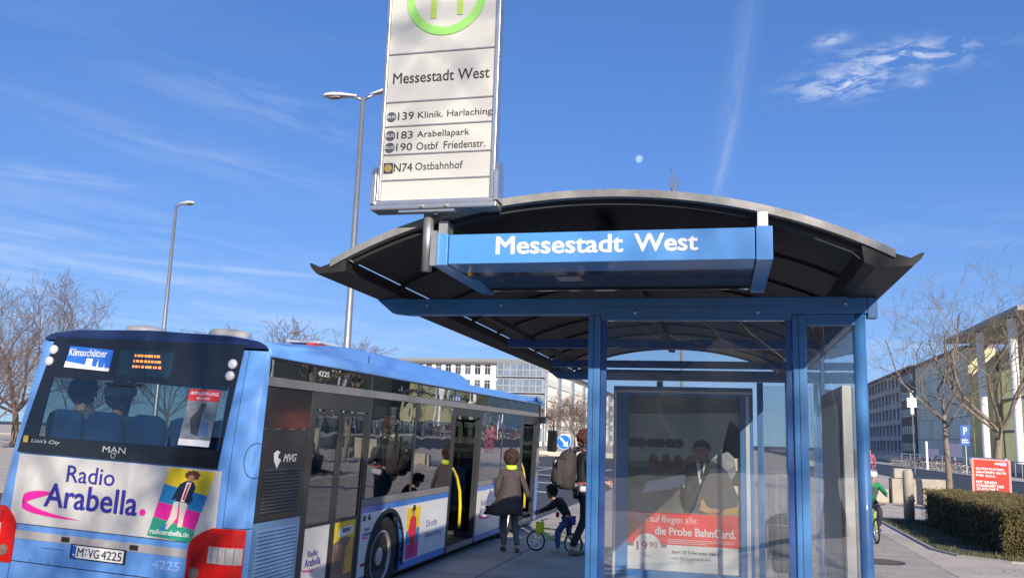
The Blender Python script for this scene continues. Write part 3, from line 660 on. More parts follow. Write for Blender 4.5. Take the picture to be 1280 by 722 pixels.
# lamp posts
def lamp(label, loc, H, heads, sc=1.0):
    L = thing('street_lamp', label, 'street lamp', loc)
    MB().tube([(0, 0, 0), (0, 0, .9), (0, 0, H)], [.10, .095, .05], 12).build('pole', galv, L, smooth=True)
    for (dx, dy, tilt) in heads:
        d = Vector((dx, dy, 0)).normalized(); a = MB().tube([(0, 0, H-.06), (d.x*.25, d.y*.25, H+.02+tilt*.25)], .035, 8).build('arm', galv, L, smooth=True)
        s = Vector((-d.y, d.x, 0)); B = MB(); pr = [(.16, .045, .05), (.3, .075, .06), (.5, .125, .09), (.72, .14, .10), (.9, .11, .08), (.98, .04, .03)]
        vs = []
        for (t_, w, h) in pr:
            for j in range(12):
                an = 2*math.pi*j/12; cz = math.sin(an); p = d*t_+s*(w*math.cos(an))+Vector((0, 0, H+.03+tilt*t_+(h*cz if cz > 0 else .25*h*cz))); vs.append(p)
        fs = [(i*12+j, i*12+(j+1) % 12, (i+1)*12+(j+1) % 12, (i+1)*12+j) for i in range(5) for j in range(12)]+[tuple(range(12)), tuple(range(60, 72))]
        B.add(vs, fs); h_ = B.build('lamp_head', mat('lamp_housing', (.62, .61, .6), .35, var=.05), L, smooth=True)
        c = d*.68+Vector((0, 0, H+.0+tilt*.68)); MB().sphere(c, .1, 10, 6, (1.9*abs(d.x)+1*abs(d.y), 1, .35)).build('lamp_glass', mat('lamp_lens', (.30, .27, .24), .2), h_, smooth=True)
    return L
lamp('tall twin headed street lamp post standing behind the bus left of the stop sign', (-8.05, 17.5, -.18), 9.55, [(-1, -.1, .02), (1, .1, .18)])
lamp('distant single headed street lamp post at the left above the bus rear', (-19.6, 27, -.18), 9.95, [(1, -.3, -.05)])
lamp('plain grey lamp post in front of the long side of the white building', (-21.4, 105, 0), 14.5, [(1, 0, 0)])
# round blue arrow sign
pk.scale = (.72, .72, .92)
ar = thing('arrow_sign', 'round blue keep right sign with a white arrow at the roadside', 'road sign', (-7.22, 40, -.18))
MB().tube([(0, 0, 0), (0, 0, 2.15)], .03, 8).build('pole', galv, ar)
MB().lathe([(.34, -.02), (.34, .0), (.31, .003)], (0, -.05, 1.78), (0, -1, 0), 28).build('disc', mat('sign_blue2', (.01, .16, .62), .35), ar)
MB().ring((0, -.056, 1.78), .325, .012, (0, 1, 0), 28, 4).build('rim', wm_, ar)
MB().prism([(-.2, .17), (-.13, .22), (.1, -.03), (.17, .06), (.2, -.2), (-.06, -.16), (.03, -.09)], lambda a, b: (a, -.062, 1.78+b), lambda a, b: (a, -.056, 1.78+b)).build('arrow', wm_, ar)
# moon
mo = bpy.data.materials.new('moon'); mo.use_nodes = True; t = mo.node_tree; t.nodes.clear(); o_ = t.nodes.new('ShaderNodeOutputMaterial'); ad = t.nodes.new('ShaderNodeAddShader'); tr_ = t.nodes.new('ShaderNodeBsdfTransparent'); df = t.nodes.new('ShaderNodeBsdfDiffuse')
n_ = t.nodes.new('ShaderNodeTexNoise'); n_.inputs['Scale'].default_value = .14; tc = t.nodes.new('ShaderNodeTexCoord'); cr = t.nodes.new('ShaderNodeMapRange'); cr.inputs[1].default_value = .35; cr.inputs[2].default_value = .65; cr.inputs[3].default_value = .04; cr.inputs[4].default_value = .19
t.links.new(tc.outputs['Object'], n_.inputs['Vector']); t.links.new(n_.outputs[0], cr.inputs[0]); t.links.new(cr.outputs[0], df.inputs[0])
t.links.new(tr_.outputs[0], ad.inputs[0]); t.links.new(df.outputs[0], ad.inputs[1]); t.links.new(ad.outputs[0], o_.inputs[0])
ma, me_ = R(-5.51), R(18.38); D = 3000
mm = MB().sphere((0, 0, 0), 13, 24, 16).build('moon', mo, smooth=True); mm.location = (D*math.sin(ma)*math.cos(me_), D*math.cos(ma)*math.cos(me_), D*math.sin(me_)+1.75); tag(mm, 'pale daytime moon in the blue sky above the shelter roof', 'moon')

# ================================================================ SHELTER
sh = thing('bus_shelter', 'blue framed glass bus shelter with dark arched roof and name box', 'bus shelter', (-.5, 4.2, 0))
sh_w = Vector((-.5, 4.2, 0))
class SB(MB):   # world coordinates -> shelter-local
    def build(s, *a, **k):
        s.v = [(p[0]-sh_w.x, p[1]-sh_w.y, p[2]) for p in s.v]; return MB.build(s, *a, **k)
YB = 8.92
def rz_(x): d = abs(x+.53); return 2.752-.175*d*d-.022*d**4
YF = 3.5
# front and rear posts
for (n_, x0, x1, y) in (('p', -.648, -.588, 4.2), ('p', .313, .376, 4.2), ('p', .315, .375, YB-.06), ('p', -.66, -.60, YB-.06)):
    SB().box(x0, x1, y, y+.06, 0, 2.357).build('post', sh_blue, sh, bevel=.006)
    SB().box(x0+.026, x0+.029, y-.0015, y, .02, 2.35).build('groove', mat('seam_dark', (.02, .05, .12), .6), sh)
SB().tube([(.61, 4.225, 0), (.61, 4.225, 2.36)], .0285, 16).build('post', sh_blue, sh, smooth=True)
SB().tube([(.61, YB-.03, 0), (.61, YB-.03, 2.36)], .0285, 16).build('post', sh_blue, sh, smooth=True)
# beams
for y in (4.2, YB-.06):
    SB().box(-1.60, .648, y, y+.07, 2.362, 2.445).build('beam', sh_blue, sh, bevel=.006)
    SB().prism([(-1.60, 2.362), (-1.60, 2.445), (-1.62, 2.448), (-1.755, 2.448), (-1.775, 2.44), (-1.69, 2.372)], lambda a, b: (a, y+.005, b), lambda a, b: (a, y+.065, b)).build('bracket', sh_blue, sh)
SB().box(.649, .69, 4.2, 4.27, 2.345, 2.437).build('beam_cap', sh_blue, sh)
SB().box(-.586, .311, 4.205, 4.245, 2.333, 2.360).box(.378, .60, 4.205, 4.245, 2.31, 2.36).build('top_rail', sh_blue, sh)
SB().box(-.586, .311, 4.197, 4.204, 2.336, 2.395).build('fixing_strip', sh_blue, sh)
for x in (-1.5, -1.1, .55):
    SB().lathe([(.008, 0), (.008, .005), (.004, .007)], (x, 4.199, 2.41), (0, -1, 0), 10).build('bolt', alu, sh)
for x in (-.42, .16):
    SB().lathe([(.009, 0), (.009, .006), (.004, .008)], (x, 4.197, 2.37), (0, -1, 0), 10).build('bolt', alu, sh)
SB().box(-.53, .27, 4.2, 4.26, .0, .05).build('bottom_rail', sh_blue, sh)
SB().box(-.585, -.560, 4.215, 4.245, .05, 2.332).box(.285, .311, 4.215, 4.245, .05, 2.332).build('frame_strip', mat('deep_blue', (.025, .09, .30), .4, coat=.3), sh)
SB().box(-.56, .285, 4.226, 4.234, .05, 2.332).build('glass_pane', sh_glass, sh)
SB().box(.378, .58, 4.226, 4.234, .05, 2.31).build('glass_pane', sh_glass, sh)
for (a, b) in ((4.27, 5.75), (5.79, 7.3), (7.34, 8.83)):
    SB().box(.606, .614, a, b, .1, 2.33).build('glass_pane', side_glass, sh)
SB().box(.595, .625, 5.752, 5.788, 0, 2.36).build('post', sh_blue, sh); SB().box(.595, .625, 7.302, 7.338, 0, 2.36).build('post', sh_blue, sh)
SB().box(.59, .64, 4.28, YB-.08, 2.345, 2.40).build('side_rail', sh_blue, sh)
SB().box(.38, .59, YB-.035, YB-.027, .1, 2.33).build('glass_pane', sh_glass, sh)
# roof: arched sheets between ribs, LED-thin gap along both gutters
def arch(y0, y1, x0, x1, lo, hi, n=28):
    B = SB(); vs = []
    for i in range(n+1):
        x = x0+(x1-x0)*i/n; vs += [(x, y0, rz_(x)+lo), (x, y1, rz_(x)+lo), (x, y1, rz_(x)+hi), (x, y0, rz_(x)+hi)]
    fs = [(i*4+k, i*4+(k+1) % 4, (i+1)*4+(k+1) % 4, (i+1)*4+k) for i in range(n) for k in range(4)]+[(0, 1, 2, 3), (n*4+3, n*4+2, n*4+1, n*4)]
    return B.add(vs, fs)
ny = 9; ys = [YF+(9.45-YF)*i/ny for i in range(ny+1)]
for i in range(ny):
    arch(ys[i]+.004, ys[i+1]-.004, -1.626, .56, 0, .022).build('roof_panel', darkroof, sh, smooth=False)
for i in range(1, ny+1):
    arch(ys[i]-.02, ys[i]+.02, -1.64, .58, -.014, -.001).build('roof_rib', darkroof, sh)
arch(YF-.04, YF, -1.70, .64, -.002, .030, 48).build('edge_trim', mat('trim_light', (.27, .27, .265), .55, metal=.4, var=.25, vs=14, dirt=.5), sh)
arch(YF+.001, YF+.05, -1.61, .55, -.026, -.002, 40).build('edge_rib', darkroof, sh)
for sx in (-1, 1):
    def gx(d): return -.53+sx*d
    prof = [(1.098, 2.506), (1.098, 2.452), (1.235, 2.440), (1.262, 2.466), (1.275, 2.488), (1.265, 2.490), (1.225, 2.470), (1.12, 2.506)]
    if sx > 0: prof = [(1.05, rz_(.52)-.003), (1.06, 2.455), (1.10, 2.435), (1.235, 2.440), (1.262, 2.466), (1.275, 2.488), (1.265, 2.490), (1.225, 2.470)]
    SB().prism(prof, lambda a, b: (gx(a), YF-.03, b), lambda a, b: (gx(a), 9.46, b)).build('gutter', mat('gutter_dark', (.014, .013, .014), .6, var=.2, vs=5), sh)
SB().tube([(.36, YF+.05, 2.575), (.50, YF+.05, 2.515), (.535, YF+.05, 2.48)], .005, 5).build('cable', galv, sh)
# rear arch infill beam
SB().box(-1.5, .5, YB-.05, YB-.01, 2.445, 2.47).build('rear_tie', sh_blue, sh)
# central longitudinal purlin and cross ties seen through the glass
SB().box(-.56, -.50, YF+.3, 9.3, 2.69, 2.72).build('purlin', darkroof, sh)
SB().box(-1.3, -1.26, 4.3, 9.2, 2.40, 2.43).build('cable_duct', darkroof, sh)
for y in (5.75, 7.3):
    SB().box(-1.45, .6, y, y+.05, 2.36, 2.42).build('cross_tie', mat('deep_blue', (.025, .09, .30)), sh)
# name box
nb = SB().box(-1.128, .123, 3.4, 3.6, 2.46, 2.588).build('name_box', box_blue, sh, bevel=.004)
for (a, b) in ((-1.2, -1.131), (.126, .19)):
    SB().prism([(3.395, 2.455), (3.395, 2.592), (3.6, 2.592), (3.66, 2.53), (4.19, 2.53), (4.19, 2.462)], lambda p, q_: (a, p, q_), lambda p, q_: (b, p, q_)).build('name_box_arm', box_blue, sh, bevel=.004)
SB().box(-1.125, .12, 3.602, 3.70, 2.462, 2.50).build('lamp_tray', blk, sh)
SB().box(-1.125, .12, 3.71, 4.15, 2.470, 2.478).build('clear_cover', mat('smoked_reflector', (.10, .10, .11), .06, metal=.75, var=.3, vs=3), sh)
SB().box(-.73, -.62, 3.72, 3.84, 2.462, 2.469).build('lamp_plate', alu, sh)
for x in (-1.17, .155): SB().box(x-.02, x+.02, 3.44, 3.52, 2.592, 2.66).build('hanger', galv, sh)
SB().box(-1.20, -1.175, 3.37, 3.395, 2.45, 2.60).build('clamp', galv, sh)
for (s_, x0, x1, z0, h) in (('Messestadt', -.918, -.392, 2.499, .073), ('West', -.343, -.096, 2.500, .071)):
    text(s_, wm_, sh, (x0-sh_w.x, 3.40-sh_w.y, z0), (1, 0, 0), (0, 0, 1), x1-x0, h, .04, 0, 'lettering', .001, .001)

# ================================================================ STOP SIGN
sg = thing('stop_sign', 'tall white bus stop sign panel with green H ring in a silver frame', 'bus stop sign', (-1.23, 3.42, 2.42)); gw = Vector((-1.23, 3.42, 2.42))
class GB(MB):
    def build(s, *a, **k):
        s.v = [(p[0]-gw.x, p[1]-gw.y, p[2]-gw.z) for p in s.v]; return MB.build(s, *a, **k)
GB().tube([(-1.23, 3.42, 2.435), (-1.23, 3.42, 2.70)], .0225, 20).build('pole', galv, sg, smooth=True)
panel_w = mat('sign_white', (.53, .525, .49), .35, var=.025, vs=3, dirt=.06)
XL, XR = -1.462, -.945
zl = [2.745, 2.838, 2.955, 3.085, 3.198, 3.425, 3.99]
for i in range(6):
    GB().box(XL+.012, XR-.012, 3.402, 3.44, zl[i]+.003, zl[i+1]-.003).build('sign_panel', panel_w, sg)
for z in zl[1:6]: GB().box(XL+.012, XR-.012, 3.398, 3.43, z-.003, z+.003).build('divider', grey_m, sg)
GB().box(XL-.006, XL+.011, 3.39, 3.45, 2.745, 4.0).box(XR-.011, XR+.010, 3.39, 3.45, 2.745, 4.0).box(XL-.006, XR+.01, 3.39, 3.45, 4.0, 4.02).build('frame', alu, sg, bevel=.003)
GB().box(XL-.025, XR+.025, 3.375, 3.47, 2.700, 2.722).box(XL-.02, XR+.02, 3.384, 3.46, 2.722, 2.744).build('bottom_tray', alu, sg, bevel=.004)
for (a, b) in ((XL-.03, XL-.008), (XR+.012, XR+.03)):
    GB().prism([(3.375, 2.729), (3.47, 2.729), (3.47, 2.86), (3.44, 2.90), (3.40, 2.90), (3.375, 2.86)], lambda p, q_: (a, p, q_), lambda p, q_: (b, p, q_)).build('side_bracket', alu, sg)
GB().box(-1.35, -1.10, 3.365, 3.40, 2.683, 2.692).build('clamp_plate', alu, sg)
for x in (-1.25, -1.14): GB().lathe([(.007, 0), (.007, .012)], (x, 3.375, 2.71), (0, -1, 0), 8).build('bolt', galv, sg)
grn = mat('h_green', (.17, .55, .10), .4, var=.25, vs=5, col2=(.35, .62, .16)); yel = mat('h_olive', (.36, .52, .10), .4)
GB().add(*(lambda n: ([(-1.192+r_*math.cos(2*math.pi*i/n), y_, 3.688+r_*math.sin(2*math.pi*i/n)) for y_ in (3.4005, 3.3985) for r_ in (.148, .188) for i in range(n)],
    [(2*n+i, 2*n+(i+1) % n, 3*n+(i+1) % n, 3*n+i) for i in range(n)]))(64)).build('ring', grn, sg)
GB().box(-1.262, -1.235, 3.3985, 3.4005, 3.585, 3.79).box(-1.138, -1.112, 3.3985, 3.4005, 3.592, 3.79).box(-1.234, -1.139, 3.3985, 3.4005, 3.675, 3.70).build('letter_h', yel, sg)
ink = mat('sign_ink', (.035, .035, .04), .5)
def st_(s_, x0, x1, z0, h, b=0.0, mt=ink): text(s_, mt, sg, (x0-gw.x, 3.402-gw.y, z0-gw.z), (1, 0, 0), (0, 0, 1), x1-x0, h, b, 0, 'lettering', .0008, .0006)
st_('Messestadt West', -1.425, -.978, 3.285, .051, .012)
st_('139', -1.392, -1.318, 3.114, .036, .01); st_('Klinik. Harlaching', -1.298, -.960, 3.109, .038, .006)
st_('183', -1.392, -1.318, 3.027, .034, .01); st_('Arabellapark', -1.298, -1.058, 3.021, .037, .006)
st_('190', -1.392, -1.318, 2.972, .034, .01); st_('Ostbf  Friedenstr.', -1.298, -.985, 2.972, .034, .006)
st_('N74', -1.398, -1.312, 2.876, .038, .014); st_('Ostbahnhof', -1.298, -1.082, 2.880, .034, .006)
for z in (3.130, 3.043, 2.988):
    GB().lathe([(.0235, 0), (.0235, .0012)], (-1.423, 3.4015, z), (0, -1, 0), 20).build('bus_badge', mat('badge_dark', (.07, .08, .11), .4), sg)
    text('BUS', panel_w, sg, (-1.443-gw.x, 3.4-gw.y, z-.007-gw.z), (1, 0, 0), (0, 0, 1), .040, .014, .03, 0, 'lettering', .0006, .0006)
GB().box(-1.446, -1.402, 3.400, 3.4015, 2.870, 2.918).build('night_badge', ink, sg)
GB().lathe([(.018, 0), (.018, .0014)], (-1.424, 3.400, 2.894), (0, -1, 0), 18).build('night_disc', mat('night_gold', (.30, .24, .08), .5), sg)

# ================================================================ POSTER CASE
pc = thing('poster_case', 'blue poster display case with red train card advert at the far end of the shelter', 'advertising display', (-.4, 8.75, 0)); pw_ = Vector((-.4, 8.75, 0))
class PB(MB):
    def build(s, *a, **k):
        s.v = [(p[0]-pw_.x, p[1]-pw_.y, p[2]-pw_.z) for p in s.v]; return MB.build(s, *a, **k)
X0, X1, Z0, Z1 = -.925, .145, .535, 2.195
PB().box(-1.07, X0, 8.66, 8.83, 0, 2.29).box(X1, .27, 8.66, 8.83, 0, 2.29).box(X0, X1, 8.66, 8.83, .18, Z0).box(X0, X1, 8.66, 8.83, Z1, 2.29).build('case_frame', sh_blue, pc, bevel=.008)
PB().box(X0, X1, 8.76, 8.82, Z0, Z1).build('back_panel', grey_m, pc)
PB().box(X0, X1, 8.672, 8.676, Z0, Z1).build('cover_glass', case_glass, pc)
PB().box(-1.062, -1.038, 8.652, 8.66, .1, 2.25).box(-1.03, .26, 8.652, 8.66, 2.225, 2.25).box(.20, .235, 8.652, 8.66, .1, 2.21).build('sunlit_edge', mat('sunlit_edge_pale', (.75, .75, .75), .3, metal=.3), pc)  # pale strips painted to stand in for sunlight on the frame edge
yp_ = 8.72
def flat(poly, mt, k=1, name='print'):
    PB().prism(poly, lambda a, b: (a, yp_-.0015*k, b), lambda a, b: (a, yp_-.0015*k+.001, b)).build(name, mt, pc)
PB().box(X0+.001, X1-.001, yp_, yp_+.01, Z0+.001, Z1-.001).build('poster', mat('poster_photo', (.10, .11, .095), .5, var=.5, vs=2.2, col2=(.30, .28, .20)), pc)
pr = mat('poster_red2', (.86, .035, .015), .4, var=.03); pwht = mat('poster_white', (.80, .79, .77), .4, var=.02); olive = mat('print_olive', (.045, .05, .04), .5); dr_ = mat('print_lip', (.30, .06, .05), .5); skin_p = mat('print_skin', (.42, .22, .13), .5); cream = mat('print_cream', (.78, .74, .50), .5)
flat([(X0+.002, .78), (X1-.002, .78), (X1-.002, 1.075), (X0+.002, 1.075)], pr, 1)
flat([(X0+.002, Z0+.002), (X1-.002, Z0+.002), (X1-.002, .779), (-.55, .779), (-.55, .75), (X0+.002, .75)], pwht, 1)
flat([(-.735+.135*math.cos(i*.2618), .74+.135*math.sin(i*.2618)) for i in range(24)], pwht, 3)
# window scene of the advert: generic seat, window, passenger in a dark suit holding a paper
flat([(-.92, 1.55), (.14, 1.62), (.14, 2.05), (-.92, 2.02)], mat('print_window', (.52, .54, .44), .5, var=.25, vs=3), 1)
flat([(-.92, 1.30), (.14, 1.36), (.14, 1.5), (-.92, 1.5)], mat('print_field', (.07, .12, .04), .5, var=.3, vs=4), 1)
for i, x in enumerate((-.72, -.60, -.48, -.36)): flat([(x, 1.42), (x+.08, 1.41), (x+.085, 1.6+.02*(i % 2)), (x+.04, 1.64), (x, 1.61)], mat('print_brick', (.25, .12, .07), .5), 2)
flat([(-.13, 1.60), (.02, 1.64), (.09, 1.6), (.11, 1.48), (.06, 1.40), (-.1, 1.38)], mat('print_seat', (.20, .20, .21), .5), 2)
flat([(-.10, 1.12), (.14, 1.12), (.14, 1.9), (.05, 1.98), (-.02, 1.7)], cream, 1)
flat([(-.38, 1.09), (.10, 1.09), (.13, 1.25), (.02, 1.50), (-.10, 1.58), (-.22, 1.585), (-.36, 1.53), (-.42, 1.3)], olive, 3, 'suit')
flat([(-.27, 1.57), (-.17, 1.58), (-.19, 1.42), (-.235, 1.36)], pwht, 4, 'shirt'); flat([(-.225, 1.56), (-.205, 1.56), (-.2, 1.42), (-.215, 1.39), (-.232, 1.42)], ink, 5, 'tie')
flat([(-.27+.075*math.cos(a)+.05, 1.655+.1*math.sin(a)) for a in [i*.3927 for i in range(16)]], skin_p, 4, 'face')
flat([(-.315, 1.655), (-.295, 1.66), (-.295, 1.70), (-.31, 1.70)], skin_p, 5, 'ear')
for ex in (-.262, -.205): flat([(ex-.012, 1.668), (ex+.012, 1.668), (ex+.012, 1.676), (ex-.012, 1.676)], ink, 6, 'eye'); flat([(ex-.016, 1.686), (ex+.016, 1.688), (ex+.014, 1.694), (ex-.014, 1.692)], ink, 6, 'brow')
flat([(-.245, 1.60), (-.21, 1.598), (-.205, 1.606), (-.25, 1.608)], dr_, 6, 'mouth'); flat([(-.236, 1.668), (-.226, 1.63), (-.218, 1.628), (-.224, 1.668)], mat('print_nose', (.30, .14, .08), .5), 6, 'nose')
flat([(-.30, 1.57), (-.27, 1.57), (-.235, 1.36), (-.26, 1.22), (-.33, 1.40)], mat('print_lapel', (.025, .028, .024), .5), 5, 'lapel'); flat([(-.17, 1.58), (-.13, 1.575), (-.14, 1.42), (-.21, 1.24), (-.232, 1.34)], MATS['print_lapel'], 5, 'lapel')
flat([(-.40, 1.13), (-.34, 1.12), (-.14, 1.15), (-.12, 1.20), (-.3, 1.22), (-.41, 1.35), (-.43, 1.3)], MATS['print_lapel'], 5, 'sleeve')
flat([(-.06, 1.64), (.03, 1.68), (.085, 1.63), (.09, 1.54), (.02, 1.50), (-.05, 1.53)], mat('print_seat_pale', (.36, .36, .37), .5, var=.3, vs=12), 3)
for bx in (-.88, -.80, -.70, -.62, -.52, -.44): flat([(bx+.06*math.cos(k*1.05), 1.74+.05*math.sin(k*1.05)) for k in range(6)], mat('print_tree', (.06, .075, .05), .6, var=.4, vs=9), 2)
flat([(-.30, 1.68), (-.28, 1.76), (-.21, 1.79), (-.14, 1.75), (-.13, 1.67), (-.17, 1.71), (-.26, 1.72)], ink, 5, 'hair')
flat([(-.78, 1.26), (-.38, 1.32), (-.37, 1.45), (-.75, 1.36)], pwht, 5, 'sheet'); flat([(-.5, 1.25), (-.42, 1.26), (-.43, 1.33), (-.49, 1.32)], skin_p, 6, 'hand')
flat([(-.24, 1.12), (-.15, 1.09), (-.04, 1.10), (-.05, 1.135), (-.13, 1.14), (-.17, 1.16), (-.20, 1.215), (-.225, 1.21), (-.222, 1.17)], mat('print_hand', (.5, .27, .09), .5), 6, 'hand')
flat([(-.04, 1.085), (.14, 1.08), (.14, 1.17), (.06, 1.15), (-.02, 1.13)], mat('print_gold', (.45, .27, .03), .5), 5)
def pt(s_, x0, x1, z0, h, mt, b=0.0): text(s_, mt, pc, (x0-pw_.x, yp_-.004-pw_.y, z0), (1, 0, 0), (0, 0, 1), x1-x0, h, b, 0, 'lettering', .0008, .001)
pt('Darauf fliegen alle:', -.83, -.255, .965, .085, pwht); pt('die Probe BahnCard.', -.66, .095, .87, .075, pwht, .035)
dr = mat('print_darkred', (.30, .02, .04), .4)
pt('19', -.835, -.735, .715, .085, dr, .03); pt('90', -.715, -.635, .745, .052, dr, .01); pt('Euro', -.77, -.70, .655, .028, MATS['grey_metal'])
pt('Spart 25 % bei jeder Fahrt', -.5, -.06, .695, .036, ink, .02); pt('und fährt günstig mit.', -.5, -.12, .64, .034, MATS['grey_metal'])
for z in (.828, .812, .796): PB().box(-.54, .08-.25*(z < .8), yp_-.0035, yp_-.0025, z, z+.005).build('fine_print', pwht, pc)
# info case on the right side wall (seen edge-on, pale edge)
ic = thing('timetable_case', 'pale edged timetable case mounted on the right glass wall of the shelter', 'timetable case', (.57, 4.47, .55))
MB().box(-.012, .030, 0, .05, 0, 1.5).build('edge', mat('case_edge', (.72, .70, .64), .4, var=.03), ic)
MB().box(-.012, .030, .051, .95, 0, 1.5).build('case_body', mat('case_dark', (.07, .07, .075), .3, var=.2), ic, bevel=.004)
MB().box(-.018, -.013, .12, .9, .08, 1.42).build('timetable', mat('paper', (.6, .6, .57), .6, var=.1, vs=6), ic)
# blue bike hoop and litter bits near the far post
hp = thing('tubular_rail', 'bent light blue tube rail standing at the foot of the poster case', 'rail', (.05, 7.2, 0))
MB().tube([(-.12, 0, 0), (-.12, 0, .62), (-.07, 0, .70), (.16, 0, .70), (.24, 0, .66), (.27, 0, .55), (.27, 0, 0)], .016, 10).build('tube', mat('rail_blue', (.10, .33, .70), .3, coat=.3), hp, smooth=True)
# ================================================================ BUS (local: x=0 right side, y=0 rear, z=0 road)
bus = thing('city_bus', 'blue and white city bus with open doors and radio advertising on its rear', 'bus', (-3.95, 6.72, -.18))
bus.rotation_mode = 'XYZ'
bus.rotation_euler = (Matrix.Rotation(R(-1.0), 3, 'Z') @ Matrix.Rotation(R(2.0), 3, 'Y') @ Matrix.Rotation(R(.25), 3, 'X')).to_euler()
BW, BL = 2.62, 11.35
def ry(z): return 0 if z < 1.58 else .11*((z-1.58)/1.05)**1.3
def rear(x, z, off=0.0):
    """point on the rear skin; beyond the flat it wraps round the corners"""
    y = ry(z)
    c = .2; tu = max(0, (-2.1-x)/.5)*.2*max(0, (z-1.0)/1.6)      # the body leans in towards the roof
    if x > -c:
        t = math.asin(min(1, (x+c)/c)); return (-c+(c+off)*math.sin(t), .13-(.13-y+off)*math.cos(t), z)
    if x < -BW+c:
        t = math.asin(min(1, (-BW+c-x)/c)); return (-BW+c-(c+off)*math.sin(t)+tu, .13-(.13-y+off)*math.cos(t), z)
    return (x+tu, y-off, z)
def rpatch(name, mt, xl, xr, z0, z1, off, nx=10, nz=6, th=.004, par=None, smooth=True):
    """patch on the rear skin between edges xl(z), xr(z), th thick"""
    fl_ = xl if callable(xl) else (lambda z: xl); fr_ = xr if callable(xr) else (lambda z: xr)
    B = MB(); vs = []
    for o in (off, off-th):
        for j in range(nz+1):
            z = z0+(z1-z0)*j/nz
            for i in range(nx+1): vs.append(rear(fl_(z)+(fr_(z)-fl_(z))*i/nx, z, o))
    N_ = (nx+1)*(nz+1); fs = []
    for j in range(nz):
        for i in range(nx):
            a = j*(nx+1)+i; fs.append((a, a+1, a+nx+2, a+nx+1)); fs.append((N_+a, N_+a+nx+1, N_+a+nx+2, N_+a+1))
    ed = [i for i in range(nx+1)]+[j*(nx+1)+nx for j in range(1, nz+1)]+[nz*(nx+1)+i for i in range(nx-1, -1, -1)]+[j*(nx+1) for j in range(nz-1, 0, -1)]
    for k in range(len(ed)): a, b = ed[k], ed[(k+1) % len(ed)]; fs.append((a, N_+a, N_+b, b))
    B.add(vs, fs); return B.build(name, mt, par or bus)
# rear shell
rpatch('rear_panel', bus_blue, -BW+.2, -.2, .62, 1.575, 0, 4, 2, .02)
rpatch('bumper', bus_blue, -BW+.2, -.2, .26, .616, .006, 4, 2, .03)
rpatch('corner_panel', bus_blue, -.345, 0, .26, 2.60, .001, 12, 22, .02)
rpatch('corner_panel', bus_blue, -BW, -BW+.2, .26, 2.60, .001, 10, 22, .02)
rpatch('rear_cap', mat('navy_cap', (.012, .022, .085), .25, coat=.5), -BW+.16, -.21, 2.65, 2.672, .004, 10, 2, .012)
WL = lambda z: -2.47+(z-1.58)*.07
WR = lambda z: -.315+(z-1.58)*.06
rw = rpatch('rear_window_surround', blk, WL, WR, 1.57, 1.725, .006, 12, 2, .012)
rpatch('rear_window_surround', blk, WL, WR, 2.265, 2.645, .006, 12, 3, .012)
rpatch('rear_window_surround', blk, WL, lambda z: -2.245, 1.7255, 2.2645, .006, 3, 5, .012)
rpatch('rear_window_surround', blk, lambda z: -.335, WR, 1.7255, 2.2645, .006, 3, 5, .012)
rpatch('rear_window', rear_glass, lambda z: -2.245, lambda z: -.335, 1.7255, 2.2645, .003, 6, 5, .005)
rpatch('window_handle', blk, -1.60, -1.22, 2.225, 2.25, .03, 3, 2, .02)
# advertisement film
LT = lambda z: -.27 if z > 1.06 else -.27-.23*(1-max(0, (z-.93)/.13))**.6
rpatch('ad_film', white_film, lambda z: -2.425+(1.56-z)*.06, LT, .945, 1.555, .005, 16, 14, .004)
rpatch('grey_stripe', mat('stripe_grey', (.40, .38, .38), .35, var=.04, dirt=.1), lambda z: -2.33, lambda z: -.50, .815, .885, .005, 12, 2, .004)
rpatch('panel_gap', rub, -BW+.1, -.5, .614, .6185, .008, 12, 1, .004)
rpatch('panel_gap', rub, -2.0, -1.75, .755, .758, .004, 2, 1, .003)
rpatch('panel_gap', rub, -2.312, -2.308, .28, .614, .008, 1, 3, .003); rpatch('panel_gap', rub, -.552, -.548, .28, .614, .008, 1, 3, .003)
rpatch('panel_gap', rub, -2.44, -.30, 1.560, 1.566, .003, 8, 1, .003); rpatch('panel_gap', rub, -2.32, -.52, .94, .943, .0062, 8, 1, .003)
rpatch('panel_gap', rub, -.203, -.199, 1.09, 2.6, .003, 1, 8, .003)
for x in (-2.1, -1.9, -.8, -.62): MB().lathe([(.008, 0), (.008, .003)], (x, -.006, .64), (0, -1, 0), 8).build('bolt', galv, bus)
for x in (-1.75, -1.04): MB().box(x-.04, x+.04, -.014, -.004, .83, .87).build('plate_lamp', rub, bus)
def RT(s_, x0, x1, z0, h, mt, b=0.0, sh_=0.0, off=.010):
    y = (rear(x0, z0, off)[1]); sl_ = Vector((0, rear(x0, z0+h, 0)[1]-rear(x0, z0, 0)[1], h)).normalized()
    return text(s_, mt, bus, (x0, y, z0), (1, 0, 0), sl_, x1-x0, h, b, sh_, 'lettering', .001, .0)
vio = mat('print_violet', (.035, .03, .27), .4); mag = mat('print_magenta', (.72, .02, .30), .4)
RT('Radio', -1.83, -1.325, 1.345, .145, vio, .01); RT('Arabella', -2.03, -1.06, 1.115, .205, vio, .028)
MB().lathe([(.03, 0), (.03, .002)], (-1.0, -.006, 1.15), (0, -1, 0), 20).build('ad_dot', mag, bus)
sw = MB(); n = 40; vs = []
for i in range(n+1):
    t_ = i/n; a = math.pi*(.70+.76*t_)
    cx, cz, rx, rz2 = -1.55, 1.14, .72, .115
    th = .052*math.sin(math.pi*min(1, t_*1.0)**.75)**.8*(1-t_*.55)+.001
    x, z = cx+rx*math.cos(a), cz+rz2*math.sin(a); vs += [(x, -.0085, z-th), (x, -.0085, z+th), (x, -.0105, z+th), (x, -.0105, z-th)]
